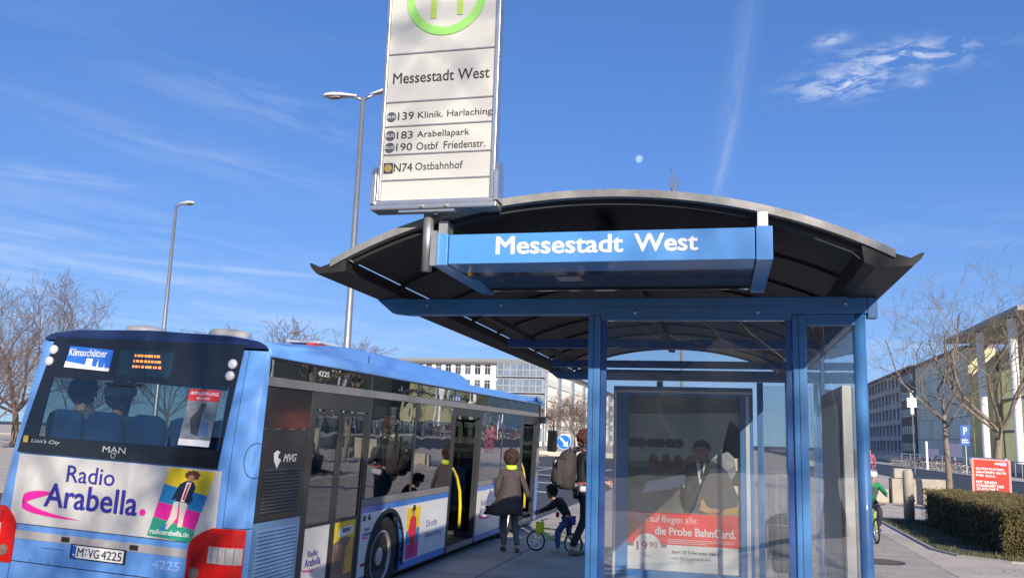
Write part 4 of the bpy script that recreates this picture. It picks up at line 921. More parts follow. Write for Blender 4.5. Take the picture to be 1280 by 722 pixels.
sw.add(vs, [(i*4+k, i*4+(k+1) % 4, (i+1)*4+(k+1) % 4, (i+1)*4+k) for i in range(n) for k in range(4)]); sw.build('ad_swoosh', mag, bus)
def rflat(poly, mt, k, name='print'):
    MB().prism(poly, lambda a, b: rear(a, b, .0085+.0012*k), lambda a, b: rear(a, b, .0075+.0012*k)).build(name, mt, bus)
cy, cb, cm_, cg = mat('ad_yellow', (.80, .58, .02), .4), mat('ad_blue', (.02, .22, .48), .4), MATS['print_magenta'], mat('ad_green', (.03, .30, .20), .4)
def px_(u, v):  # picture frame: u 0..1 left-right, v 0..1 bottom-top
    x0, x1 = -.925+.145*v, -.485+.155*v; return (x0+(x1-x0)*u, .965+.585*v-.012*u)
P_ = lambda l: [px_(*q_) for q_ in l]
rflat(P_([(0, .76), (1, .66), (1, 1), (0, 1)]), cy, 0); rflat(P_([(0, .50), (1, .42), (1, .655), (0, .755)]), cb, 0)
rflat(P_([(0, .28), (.98, .16), (.99, .415), (0, .495)]), cm_, 0); rflat(P_([(0, .0), (1, -.02), (1, .10), (.98, .155), (0, .275)]), cg, 0)
rflat(P_([(.34, .52), (.44, .53), (.52, .30), (.40, .12), (.30, .14), (.36, .30)]), mat('ad_trousers', (.72, .60, .50), .5), 1); rflat(P_([(.46, .54), (.66, .53), (.66, .34), (.70, .18), (.60, .17), (.54, .36)]), MATS['ad_trousers'], 1)
rflat(P_([(.34, .78), (.46, .84), (.62, .83), (.70, .76), (.68, .62), (.74, .58), (.66, .50), (.60, .53), (.42, .53), (.34, .56), (.26, .54), (.30, .66)]), mat('ad_jacket', (.015, .02, .05), .5), 2)
rflat(P_([(.48, .82), (.58, .82), (.56, .54), (.48, .54)]), wm_, 3); rflat(P_([(.51, .80), (.55, .80), (.555, .56), (.50, .56)]), mat('ad_red', (.6, .02, .04), .5), 4)
rflat(P_([(.54+.07*math.cos(i*.6283), .885+.05*math.sin(i*.6283)) for i in range(10)]), skin_p, 5, 'face')
rflat(P_([(.55+(.15+.03*(i % 2))*math.cos(i*.3307), .925+(.062+.012*(i % 2))*math.sin(i*.3307)) for i in range(19)]), mat('ad_hair', (.12, .04, .02), .6), 4, 'hair')
rflat(P_([(.24, .16), (.36, .20), (.34, .12), (.22, .05)]), cb, 2)
RT('radioarabella.de', -.895, -.51, .985, .042, wm_, .02, 0, .014)
# rear window graphics, badges
RT("Lion's City", -2.275, -1.955, 1.655, .042, mat('chrome_letter', (.62, .62, .6), .3, metal=.5), .02, .25, .012)
MB().box(-2.36, -2.31, -.012, -.006, 1.66, 1.72).build('badge', mat('badge_gold', (.5, .35, .08), .4), bus)
RT('MAN', -1.49, -1.25, 1.632, .052, MATS['chrome_letter'], .035, 0, .014)
MB().ring((-1.37, -.013, 1.607), .022, .004, (0, 1, 0), 16, 4).build('logo', MATS['chrome_letter'], bus)
stk = MB().prism([(-2.10, 2.365), (-1.60, 2.345), (-1.60, 2.545), (-2.085, 2.565)], lambda a, b: rear(a, b, .010), lambda a, b: rear(a, b, .008)); stk.build('sticker', mat('sticker_blue', (.03, .16, .60), .35), bus)
MB().prism([(-2.10, 2.366), (-1.602, 2.346), (-1.602, 2.375), (-1.66, 2.378), (-1.665, 2.42), (-1.672, 2.378), (-1.73, 2.38), (-1.74, 2.455), (-1.75, 2.38), (-1.80, 2.39), (-1.80, 2.455), (-1.83, 2.46), (-1.835, 2.44), (-1.845, 2.46), (-1.87, 2.455), (-1.875, 2.395), (-2.097, 2.42)], lambda a, b: rear(a, b, .012), lambda a, b: rear(a, b, .010)).build('sticker_skyline', wm_, bus)
RT('Klimaschützer', -2.075, -1.66, 2.475, .068, wm_, .02, 0, .011)
rpatch('display_window', mat('display_tint', (.012, .03, .045), .15), -1.53, -.95, 2.32, 2.55, .0075, 4, 3, .003)
led = mat('led_orange', (1, .28, .08), .4, emit=.9)
for zz in (2.505, 2.455, 2.405):
    q = MB(); x = -1.36
    while x < -1.08:
        w = random.uniform(.012, .035); q.box(x, x+w, rear(x, zz, .012)[1], rear(x, zz, .010)[1], zz-.011, zz+.011); x += w+random.uniform(.006, .02)
    q.build('led_row', led, bus)
lens_w = mat('lamp_lens_pale', (.55, .57, .6), .12, coat=1)
for (x, z) in ((-2.255, 2.52), (-2.275, 2.41), (-.335, 2.47), (-.34, 2.365)):
    q = rear(x, z, 0); MB().lathe([(.045, 0), (.045, .018), (.036, .030), (.01, .034)], (x+(.0), q[1]-.004, z), (0, -1, .1), 16).build('marker_lamp', lens_w, bus, smooth=True)
# poster inside the right of the rear window
rpatch('window_poster', mat('poster_grey', (.32, .36, .38), .4, var=.4, vs=6, col2=(.10, .12, .14)), lambda z: -.74+(z-1.75)*.06, lambda z: -.43+(z-1.75)*.06, 1.745, 2.235, .0085, 3, 5, .003)
rpatch('poster_band', mat('poster_red3', (.62, .04, .05), .4), lambda z: -.74+(z-1.75)*.06, lambda z: -.43+(z-1.75)*.06, 2.135, 2.235, .0105, 3, 2, .002)
rpatch('poster_foot', wm_, lambda z: -.74+(z-1.75)*.06, lambda z: -.43+(z-1.75)*.06, 1.745, 1.80, .0105, 3, 1, .002)
RT('APP-LENKUNG', -.70, -.42, 2.185, .03, wm_, .02, 0, .012); RT('BEI UNS', -.63, -.50, 2.147, .022, wm_, .02, 0, .012)
rflat([(-.63, 1.85), (-.56, 1.83), (-.55, 2.02), (-.52, 2.11), (-.57, 2.12), (-.60, 2.05), (-.66, 1.98)], mat('print_dark', (.05, .06, .07), .5), 3); rflat([(-.56, 1.83), (-.47, 1.84), (-.47, 1.95), (-.55, 1.95)], mat('print_denim', (.12, .22, .40), .5), 3)
# licence plate
MB().box(-1.68, -1.11, -.016, -.004, .70, .822).build('plate_holder', rub, bus, bevel=.004)
MB().box(-1.655, -1.125, -.021, -.0165, .709, .813).build('licence_plate', wm_, bus, bevel=.003)
MB().box(-1.653, -1.612, -.0225, -.0215, .711, .811).build('plate_band', mat('eu_blue', (.01, .10, .5), .4), bus)
MB().lathe([(.008, 0), (.008, .001)], (-1.632, -.0225, .735), (0, -1, 0), 8).build('plate_dot', wm_, bus)
text('M', ink, bus, (-1.595, -.0215, .725), (1, 0, 0), (0, 0, 1), .062, .073, .012); text('VG', ink, bus, (-1.482, -.0215, .725), (1, 0, 0), (0, 0, 1), .112, .073, .012); text('4225', ink, bus, (-1.345, -.0215, .725), (1, 0, 0), (0, 0, 1), .205, .073, .012)
MB().lathe([(.014, 0), (.014, .001)], (-1.508, -.0215, .785), (0, -1, 0), 12).lathe([(.014, 0), (.014, .001)], (-1.508, -.0215, .745), (0, -1, 0), 12).build('plate_seal', mat('seal', (.4, .42, .5), .4), bus)
text('4225', mat('pale_blue_letter', (.30, .48, .85), .4), bus, (-.84, -.0005, .70), (1, 0, 0), (0, 0, 1), .27, .072, .03, 0, 'lettering', .002, .003)
# tail lights
tred = mat('tail_red', (.60, .012, .01), .25, coat=.3, var=.15, vs=8, spec=.3)
def tl(mirror):
    f_ = (lambda a: a) if not mirror else (lambda a: -BW-a)
    def side_(g): return lambda z: f_(g(z))
    inner = lambda z: (-.50 if not mirror else -.32)+(0 if z < .9 else (.23 if not mirror else .16)*((z-.9)/.19)**2.2)
    outer = lambda z: -.028
    a, b = (inner, outer) if not mirror else (outer, inner)
    o = rpatch('tail_light', tred, side_(a), side_(b), .60, 1.085, .022, 16, 12, .02)
    if not mirror: rpatch('clear_lens', mat('lens_clear', (.40, .39, .38), .15, coat=1, var=.2, vs=20), -.30, -.035, .80, .935, .028, 10, 3, .008, o)
    else: rpatch('clear_lens', MATS['lens_clear'], -BW+.035, -BW+.17, .80, .935, .028, 10, 3, .008, o)
    x = f_(-.415) if not mirror else f_(-.235); MB().lathe([(.048, 0), (.048, .012), (.03, .012), (.028, .016), (.01, .018)], (x, -.02, .705), (0, -1, 0), 18).build('fog_lamp', mat('fog_glass', (.25, .16, .12), .2, coat=1, var=.3, vs=60), o, smooth=False)
    for k in range(4 if not mirror else 2):
        xx = -.085-.06*k; xx = xx if not mirror else -BW-xx
        rpatch('lens_cell', mat('lens_cell', (.22, .21, .21), .2, coat=.6), xx-.004, xx+.004, .803, .932, .0295, 1, 2, .004, o)
    rpatch('lens_band', MATS['lens_cell'] if False else mat('tail_band', (.42, .008, .008), .15, coat=.6), f_(-.30) if not mirror else f_(-.04), f_(-.04) if not mirror else f_(-.18), .945, 1.05, .026, 8, 2, .006, o)
    rpatch('lens_rib', mat('tail_dark', (.35, .01, .01), .3), f_(-.30) if not mirror else f_(-.035), f_(-.035) if not mirror else f_(-.18), .795, .7995, .0285, 8, 1, .006, o)
tl(False); tl(True)
fc = MB()
fp = [(math.cos(2*math.pi*i/20), math.sin(2*math.pi*i/20)) for i in range(20)]
MB().prism([(-.015+.07*a, 1.66+.145*b) for a, b in fp], lambda a, b: rear(min(a, 0), b, .0045), lambda a, b: rear(min(a, 0), b, .001)).build('filler_cap', bus_blue, bus)
q = [rear(min(-.015+.073*a, 0), 1.66+.148*b, .003) for a, b in fp]; MB().tube(q, .0035, 4, closed=True).build('cap_gap', rub, bus)
rpatch('panel_gap', rub, -.2, 0, 1.088, 1.094, .003, 8, 1, .003)
# ---- roof
def roofpt(u):   # u 0..1 right to left
    pr_ = [(0, 2.555), (-.012, 2.60), (-.05, 2.645), (-.13, 2.68), (-.4, 2.715), (-1.26, 2.735)]
    L = pr_+[(-BW+.19-x, z) for x, z in pr_[-2::-1]]; f_ = u*(len(L)-1); i = min(int(f_), len(L)-2); f_ -= i
    return (L[i][0]+(L[i+1][0]-L[i][0])*f_, L[i][1]+(L[i+1][1]-L[i][1])*f_)
rf = MB().grid(lambda u, v: (roofpt(u)[0], .125+v*(BL-.32), roofpt(u)[1]), 30, 6)
rf.build('roof', bus_blue, bus, smooth=True, solid=.02)
MB().grid(lambda u, v: (roofpt(.13+.74*u)[0], .118, 2.62+(roofpt(.13+.74*u)[1]+.006-2.62)*v), 30, 1).build('roof_end', MATS['navy_cap'], bus, solid=.012)
for u0, u1 in ((0, .13), (.87, 1)): MB().grid(lambda u, v: (roofpt(u0+(u1-u0)*u)[0], .126, 2.5+(roofpt(u0+(u1-u0)*u)[1]-2.5)*v), 6, 1).build('roof_corner', bus_blue, bus, solid=.01)
ac = MB(); prf = [(-.26, 2.70), (-.27, 2.80), (-.34, 2.855), (-.6, 2.87), (-1.26, 2.875), (-1.92, 2.87), (-2.18, 2.855), (-2.25, 2.80), (-2.26, 2.70)]
def acp(i, y, k): x, z = prf[i]; return (-1.26+(x+1.26)*(.9+.1*k), y, 2.68+(z-2.68)*k)
yy = [(1.15, .3), (1.6, .62), (2.3, .97), (2.6, 1), (6.1, 1), (6.5, .93), (6.85, .7), (7.0, .3)]
vs = [acp(i, y, k) for (y, k) in yy for i in range(9)]
ac.add(vs, [(j*9+i, j*9+i+1, (j+1)*9+i+1, (j+1)*9+i) for j in range(7) for i in range(8)]+[tuple(range(9)), tuple(range(63, 72))]); ac.build('air_conditioner', bus_blue, bus, smooth=True)
MB().box(-2.0, -.5, 3.4, 3.41, 2.872, 2.882).box(-.262, -.255, 2.75, 2.76, 2.70, 2.80).build('panel_gap', rub, bus)
beige = mat('dome_beige', (.55, .50, .42), .45)
for x in (-1.50, -.60):
    MB().lathe([(.185, 0), (.185, .05), (.17, .075), (.10, .088), (.01, .092)], (x, .38, 2.715), (0, 0, 1), 24).build('roof_dome', beige, bus, smooth=True)
MB().box(-1.05, -.62, 2.2, 2.75, 2.87, 2.90).build('roof_hatch', mat('hatch_white', (.6, .6, .6), .4), bus, bevel=.01)
MB().box(-.60, -.50, 1.85, 2.55, 2.815, 2.845).build('hatch_edge', mat('hatch_red', (.6, .05, .05), .4), bus)
# ---- right side
bluep = mat('bus_blue_dark', (.05, .20, .62), .3, coat=.5, var=.05, dirt=.2)
cant = mat('cant_grey', (.22, .215, .21), .35, var=.08, vs=3, dirt=.15)
frm = mat('bus_frame_dark', (.03, .032, .035), .35, var=.2, vs=4, dirt=.2)
def archpoly(y0, y1, z0, z1, yc, R_=.53, zc=.47, n=16):
    pts = [(y0, z1), (y0, z0)]
    a0 = math.asin((z0-zc)/R_) if abs(z0-zc) < R_ else 0
    for i in range(n+1):
        a = math.pi-a0+(a0*2-math.pi)*i/n if True else 0
        pts.append((yc+R_*math.cos(a), zc+R_*math.sin(a)))
    pts += [(y1, z0), (y1, z1)]
    return pts
def sidepoly(poly, mt, x0, x1, name, par=None): return MB().prism(poly, lambda a, b: (x1, a, b), lambda a, b: (x0, a, b)).build(name, mt, par or bus)
def sbox(name, mt, y0, y1, z0, z1, x0=-.03, x1=0.0, par=None, bevel=0): return MB().box(x0, x1, y0, y1, z0, z1).build(name, mt, par or bus, bevel=bevel)
# engine bay side
sbox('side_window', blk, .135, .965, 1.935, 2.295, -.02, -.004); eb = sbox('engine_panel', mat('panel_black', (.025, .025, .027), .3, dirt=.15), .13, .965, 1.135, 1.93, -.03, -.003)
gr_ = MB()
for i in range(13): z = 1.20+i*.030; gr_.prism([(0.003, z), (.012, z+.006), (-.004, z+.024), (-.006, z+.016)], lambda a, b: (a, .235, b), lambda a, b: (a, .86, b))
gr_.build('louvre', mat('louvre_dark', (.05, .05, .05), .4), eb)
sbox('engine_flap', mat('flap_blue_grey', (.13, .26, .46), .35, coat=.4, dirt=.25), .13, .965, .27, 1.128, -.03, -.003)
lv_ = mat('louvre_pale', (.20, .33, .52), .4, metal=.3, dirt=.2)
for i in range(21):
    z = .38+i*.033; MB().prism([(0.002, z), (.012, z+.005), (-.002, z+.026), (-.004, z+.018)], lambda a, b: (a, .22, b), lambda a, b: (a, .90, b)).build('louvre', lv_, bus)
text('MVG', wm_, bus, (.0, .53, 1.64), (0, 1, 0), (0, 0, 1), .235, .07, .035, .3)
MB().prism([(.36, 1.72), (.41, 1.745), (.47, 1.73), (.44, 1.71), (.43, 1.68), (.49, 1.66), (.43, 1.585), (.375, 1.65)], lambda a, b: (.0005, a, b), lambda a, b: (-.002, a, b)).build('logo', wm_, bus)
# cantrail band, upper and lower glazing
sbox('cantrail_band', cant, .135, 10.70, 2.305, 2.385, -.03, .004)
sbox('window_head', frm, .135, 10.70, 2.545, 2.575, -.03, .0)
PIL = [2.375, 3.80, 5.27, 6.72, 8.02, 9.38]
tops = [.135, .98, 2.34, 3.80, 5.28, 6.70, 8.02, 9.38, 10.68]
for i in range(len(tops)-1):
    sbox('upper_window', bus_glass, tops[i]+.02, tops[i+1]-.02, 2.39, 2.54, -.012, -.006)
    sbox('pillar', frm, tops[i+1]-.02, tops[i+1]+.02, 2.39, 2.54, -.03, -.001)
for (a, b) in ((2.375, 3.775), (3.825, 5.25), (6.74, 8.0), (8.04, 9.36)):
    w_ = sbox('side_window', bus_glass, a, b, 1.20, 2.30, -.014, -.006)
for y in PIL: sbox('pillar', frm, y-.027, y+.027, 1.2, 2.30, -.03, -.001)
sbox('waist_rail', cant, 2.34, 5.29, 1.115, 1.195, -.03, .003); sbox('waist_rail', cant, 6.69, 9.41, 1.115, 1.195, -.03, .003)
A = archpoly(2.345, 5.29, .27, 1.11, 3.12); sidepoly(A, bluep, -.03, 0, 'side_panel')
A = archpoly(6.70, 9.40, .27, 1.11, 8.72); sidepoly(A, bluep, -.03, 0, 'side_panel')
A = archpoly(2.36, 5.27, .36, 1.04, 3.12, .535); sidepoly(A, white_brightened, .001, .004, 'ad_film')
A = archpoly(6.72, 9.38, .36, 1.04, 8.72, .535); sidepoly(A, white_brightened, .001, .004, 'ad_film')
def wheel(y):
    MB().lathe([(.60, -.0), (.60, .35)], (-.45, y, .47), (1, 0, 0), 22).build('wheel_housing', rub, bus)
    B = MB(); n = 18; vs = []
    for i in range(n+1):
        a = -.25+(math.pi+.5)*i/n
        for (r_, x) in ((.53, -.02), (.53, .014), (.575, .012), (.575, -.02)): vs.append((x, y+r_*math.cos(a), .47+r_*math.sin(a)))
    B.add(vs, [(i*4+k, i*4+(k+1) % 4, (i+1)*4+(k+1) % 4, (i+1)*4+k) for i in range(n) for k in range(4)]); B.build('wheel_arch', rub, bus)
    w = MB().lathe([(.30, -.30), (.47, -.30), (.485, -.27), (.485, -.06), (.46, -.02), (.40, -.01), (.30, -.03), (.29, -.05)], (-.03, y, .485), (1, 0, 0), 32).build('wheel', rub, bus, smooth=False)
    MB().lathe([(.295, -.06), (.30, -.02), (.285, -.02), (.27, -.06), (.25, -.13), (.16, -.15), (.15, -.10), (.11, -.09), (.10, -.04), (.03, -.03)], (-.03, y, .485), (1, 0, 0), 32).build('rim', mat('rim_steel', (.62, .60, .56), .35, metal=.35, var=.15, vs=10, dirt=.4), w, smooth=False)
    q = MB()
    for k in range(10): a = k*.6283; q.lathe([(.014, 0), (.014, .03)], (-.135, y+.125*math.cos(a), .485+.125*math.sin(a)), (1, 0, 0), 6)
    q.build('wheel_nut', galv, w)
wheel(3.12); wheel(8.72)
# side adverts
def ST(s_, y0, y1, z0, h, mt, b=0.0, sh_=0.0, dz=0.0):
    u = Vector((0, y1-y0, dz)); return text(s_, mt, bus, (.0042, y0, z0), u, (0, -dz*.0, 1), y1-y0, h, b, sh_, 'lettering', .0008, .0006)
def sflat(poly, mt, k, name='print'): MB().prism(poly, lambda a, b: (.0045+.001*k, a, b), lambda a, b: (.0038+.001*k, a, b)).build(name, mt, bus)
sflat([(3.74, .72), (4.20, .74), (4.20, 1.0), (3.72, 1.0)], cy, 0); sflat([(3.74, .55), (4.20, .57), (4.20, .735), (3.74, .715)], cb, 0); sflat([(3.76, .37), (4.20, .37), (4.20, .565), (3.74, .545)], mag, 0)
sflat([(3.86, .88), (3.98, .90), (4.06, .86), (4.10, .66), (4.04, .52), (4.02, .40), (3.90, .40), (3.88, .6), (3.80, .7)], mat('ad_red_suit', (.65, .03, .06), .5), 1)
sflat([(3.91, .90), (3.99, .90), (4.0, .97), (3.95, 1.0), (3.90, .97)], skin_p, 2, 'face'); sflat([(3.88, .95), (4.02, .96), (4.0, 1.02), (3.93, 1.03)], ink, 3, 'hair')
ST('Die echte', 4.45, 4.88, .70, .095, vio, 0, .15); ST('Abwechslung', 4.43, 5.10, .54, .10, vio, 0, .15)
ST('Radio', 2.46, 2.60, .845, .035, vio, .01); ST('Arabella', 2.42, 2.66, .79, .045, vio, .02); sflat([(2.40, .78), (2.42, .765), (2.55, .755), (2.62, .762), (2.55, .770), (2.43, .785)], mag, 0)
ST('Radio', 6.95, 7.3, .80, .09, vio, .01); ST('Arabella', 6.9, 7.6, .66, .12, vio, .02); sflat([(6.85, .66), (6.9, .60), (7.3, .57), (7.65, .60), (7.3, .60), (6.95, .64)], mag, 0)
for y in (2.43, 2.57): MB().lathe([(.032, 0), (.032, .012), (.01, .016)], (.002, y, .985), (1, 0, 0), 14).build('side_reflector', mat('reflector_dark', (.06, .05, .04), .2, coat=1), bus, smooth=True)
MB().box(.0035, .012, 2.43, 2.53, .47, .50).build('side_marker', mat('marker_red', (.4, .05, .04), .2), bus)
ST('4225', 1.02, 1.26, 2.455, .05, wm_, .02)
# ---- doors
handrail = mat('handrail_yellow', (.80, .62, .03), .3, coat=.4)
sbox('door_head', frm, .985, 2.335, 2.135, 2.30, -.04, -.001)
sbox('door_post', frm, .972, 1.03, .27, 2.134, -.04, .002); sbox('door_post', frm, 2.30, 2.34, .27, 2.134, -.04, .002)
for k, (a, b) in enumerate(((1.04, 1.66), (1.68, 2.29))):
    d = MB().box(-.035, -.002, a, a+.045, .30, 2.12).box(-.035, -.002, b-.045, b, .30, 2.12).box(-.035, -.002, a+.045, b-.045, 2.08, 2.12).box(-.035, -.002, a+.045, b-.045, .30, .34).box(-.035, -.002, a+.045, b-.045, 1.0, 1.03).build('door', frm, bus)
    MB().box(-.02, -.012, a+.045, b-.045, 1.03, 2.08).build('door_glass', bus_glass, d)
    MB().box(-.02, -.008, a+.045, b-.045, .34, 1.0).build('door_panel', white_brightened if k == 0 else cy, d)
    MB().tube([(-.06, a+.1, .9), (-.09, a+.15, 1.40), (-.10, a+.3, 1.46), (-.10, b-.12, 1.40), (-.06, b-.08, .9)], .014, 6).build('door_handrail', handrail if k else rub, d, smooth=True)
text('Radio', vio, bus, (-.0075, 1.20, .72), (0, 1, 0), (0, 0, 1), .20, .06, .01); text('Arabella', vio, bus, (-.0075, 1.15, .63), (0, 1, 0), (0, 0, 1), .33, .075, .02)
MB().prism([(1.10, .62), (1.14, .59), (1.3, .575), (1.5, .60), (1.3, .59), (1.15, .605)], lambda a, b: (-.0065, a, b), lambda a, b: (-.0078, a, b)).build('print', mag, bus)
def dpic(poly, mt, k): MB().prism(poly, lambda a, b: (-.0065+.001*k, a, b), lambda a, b: (-.0078+.001*k, a, b)).build('print', mt, bus)
dpic([(1.73, .35), (2.24, .35), (2.24, .80), (2.0, .84), (1.73, .78)], mat('print_brownish', (.22, .15, .12), .5, var=.3, vs=6), 0)
dpic([(1.84, .84), (2.18, .86), (2.18, .95), (1.84, .93)], wm_, 1); dpic([(1.80, .62), (1.93, .60), (1.96, .72), (1.90, .80), (1.82, .77)], skin_p, 1); dpic([(2.02, .45), (2.22, .45), (2.22, .82), (2.12, .80), (2.04, .7)], mat('print_blond', (.65, .36, .06), .5, var=.3, vs=8), 1)
text('BUNT', ink, bus, (-.005, 1.93, .88), (0, 1, 0), (0, 0, 1), .2, .045, .02)
def opendoor(a, b):
    sbox('door_head', frm, a-.02, b+.02, 2.19, 2.30, -.06, .002)
    sbox('door_post', frm, a-.02, a+.06, .27, 2.189, -.05, .006); sbox('door_post', frm, b-.06, b+.02, .27, 2.189, -.05, .006)
    for (y, s) in ((a+.08, 1), (b-.12, -1)):
        d = MB().box(-.60, -.02, y, y+.035, .36, .42).box(-.60, -.02, y, y+.035, 2.1, 2.15).box(-.06, -.02, y, y+.035, .421, 2.099).box(-.60, -.56, y, y+.035, .421, 2.099).build('door', frm, bus)
        MB().box(-.56, -.061, y+.012, y+.02, .421, 2.099).build('door_glass', bus_glass, d)
    MB().tube([(-.10, a+.18, 1.45), (-.10, a+.40, 1.41), (-.10, a+.62, 1.28), (-.10, a+.80, 1.08), (-.10, a+.88, .85), (-.10, a+.90, .52)], .024, 10).build('handrail', handrail, bus, smooth=True)
    MB().box(-.5, -.01, a+.06, b-.06, .28, .345).build('door_step', rub, bus)
    MB().box(-.03, .0, a+.06, b-.06, .27, .345).build('step_edge', grey_m, bus)
opendoor(5.31, 6.68); opendoor(9.43, 10.68)
# ---- nose
nose = MB(); prn = [(0, 10.70), (-.0, 10.95), (-.06, 11.15), (-.2, 11.28), (-.6, 11.36), (-1.26, 11.40), (-1.92, 11.36), (-2.32, 11.28), (-2.46, 11.15), (-BW, 10.95), (-BW, 10.70)]
def ns(z0, z1, mt, name, ins=0.0):
    B = MB(); vs = []
    for z in (z0, z1):
        vs += [(x, y-ins-(.10*((z-1.0)/1.7) if z > 1 else 0)*(1 if i not in (0, 10) else 0), z) for i, (x, y) in enumerate(prn)]
    B.add(vs, [(i, i+1, 12+i, 11+i) for i in range(10)]); B.build(name, mt, bus, solid=.01)
ns(.27, 1.1, bluep, 'front_panel'); ns(1.1, 2.3, bus_glass, 'windscreen'); ns(2.3, 2.6, blk, 'destination_glass')
MB().add([(x, y-.1*.94, 2.61) for x, y in prn]+[(x, y-.1*.94-.25, 2.70) for x, y in prn], [(i, i+1, 12+i, 11+i) for i in range(10)]).build('front_cap', bus_blue, bus, solid=.02)
mr_ = MB().tube([(-.06, 10.9, 2.30), (.12, 11.05, 2.32), (.24, 11.12, 2.24), (.24, 11.12, 2.05)], .018, 6).build('mirror_arm', rub, bus); MB().box(.13, .33, 11.05, 11.16, 1.62, 2.06).build('mirror', blk, bus, bevel=.03)
MB().box(-.05, .10, 10.74, 10.96, 2.18, 2.32).build('side_camera', blk, bus, bevel=.01)
# ---- left side, floor, ceiling, interior
MB().box(-BW, -BW+.02, .13, 10.7, .27, 1.15).build('left_panel', bus_blue, bus)
def lean(B):
    B.v = [(x+max(0, z-1.0)/1.6*.2, y, z) for x, y, z in B.v]; return B
lean(MB().box(-BW+.005, -BW+.01, .13, 10.7, 1.15, 2.3)).build('left_window', left_glass, bus)
q = MB().box(-BW, -BW+.03, .13, 10.7, 2.3, 2.58)
for i in range(9): q.box(-BW, -BW+.03, .13+i*1.31, .19+i*1.31, 1.15, 2.3)
lean(q).build('left_frame', frm, bus)
inter = mat('interior_grey', (.26, .27, .28), .6); floor_m = mat('bus_floor', (.06, .065, .07), .7)
MB().box(-BW+.03, -.07, .15, 11.0, .22, .34).build('floor', floor_m, bus); MB().box(-BW+.03, -.05, .18, 4.6, .341, .98).build('rear_podium', inter, bus) if False else None
MB().box(-BW+.03, -.9, .18, 2.2, .341, 1.1).build('rear_podium', inter, bus)
MB().box(-2.1, -.4, .3, 10.6, 2.56, 2.60).build('ceiling', inter, bus)
seat_b = mat('seat_blue', (.03, .11, .32), .8, var=.2, vs=30)
MB().box(-.06, -.045, .16, .95, .4, 1.9).build('engine_lining', inter, bus)
def seat(x, y, z, rz=0):
    B = MB(); pts = [(-.19, 0), (.19, 0), (.20, .45), (.17, .54), (.08, .575), (-.08, .575), (-.17, .54), (-.20, .45)]
    B.prism(pts, lambda a, b: (x+a, y+.0-b*.05, z+b), lambda a, b: (x+a, y+.07-b*.05, z+b)); B.box(x-.2, x+.2, y+.07, y+.46, z-.06, z+.02)
    return B.build('seat', seat_b, bus, bevel=.012)
for x in (-2.21, -1.77, -1.31, -.87, -.47): seat(x, .30, 1.40)
for y in (2.9, 3.75, 4.6, 7.2, 8.0, 8.8):
    for x in (-2.22, -1.80): seat(x, y, .95 if y < 6 else .80)
    if y not in (4.6,) and y > 5 or y < 4.4: seat(-.42, y, .95 if y < 6 else .80)
for (x, y) in ((-.75, 1.9), (-1.6, 2.2), (-.75, 5.2), (-1.55, 5.3), (-.75, 6.75), (-1.55, 7), (-.8, 9.3), (-1.5, 4), (-.75, 3.4)):
    MB().tube([(x, y, .34), (x, y, 2.56)], .017, 6).build('grab_pole', handrail, bus, smooth=True)
for (x, y) in ((-.62, 1.4), (-.62, 2.4), (-.62, 3.0), (-.62, 6.0), (-.62, 7.6)):
    MB().tube([(x-.06, y, 2.5), (x-.03, y+.05, 2.2), (x, y+.2, 1.9)], .02, 6).build('grab_loop', mat('grey_plastic', (.4, .4, .4), .5), bus, smooth=True)
MB().box(-1.2, -1.1, 1.6, 1.62, 2.0, 2.22).box(-.98, -.9, 1.6, 1.62, 2.05, 2.22).build('notice', mat('notice_yellow', (.6, .58, .35), .5), bus)
MB().box(-.04, -.03, 7.8, 8.55, 2.16, 2.285).build('green_display', mat('green_display', (.01, .10, .05), .3), bus)
q = MB()
for i in range(9): y = 7.9+i*.065; q.box(-.0285, -.027, y, y+.03+.015*(i % 2), 2.19, 2.25)
q.build('display_digits', mat('led_pale_green', (.3, .8, .45), .4, emit=.5), bus)
MB().box(-.05, -.035, 9.55, 9.9, 2.40, 2.54).build('sticker', mat('sticker_lilac', (.35, .42, .75), .4), bus); MB().box(-.05, -.035, 8.7, 9.1, 2.40, 2.52).build('sticker', mat('sticker_ochre', (.45, .33, .10), .4), bus)
MB().box(-BW+.2, -.75, 10.1, 10.15, .35, 1.4).build('driver_partition', inter, bus)

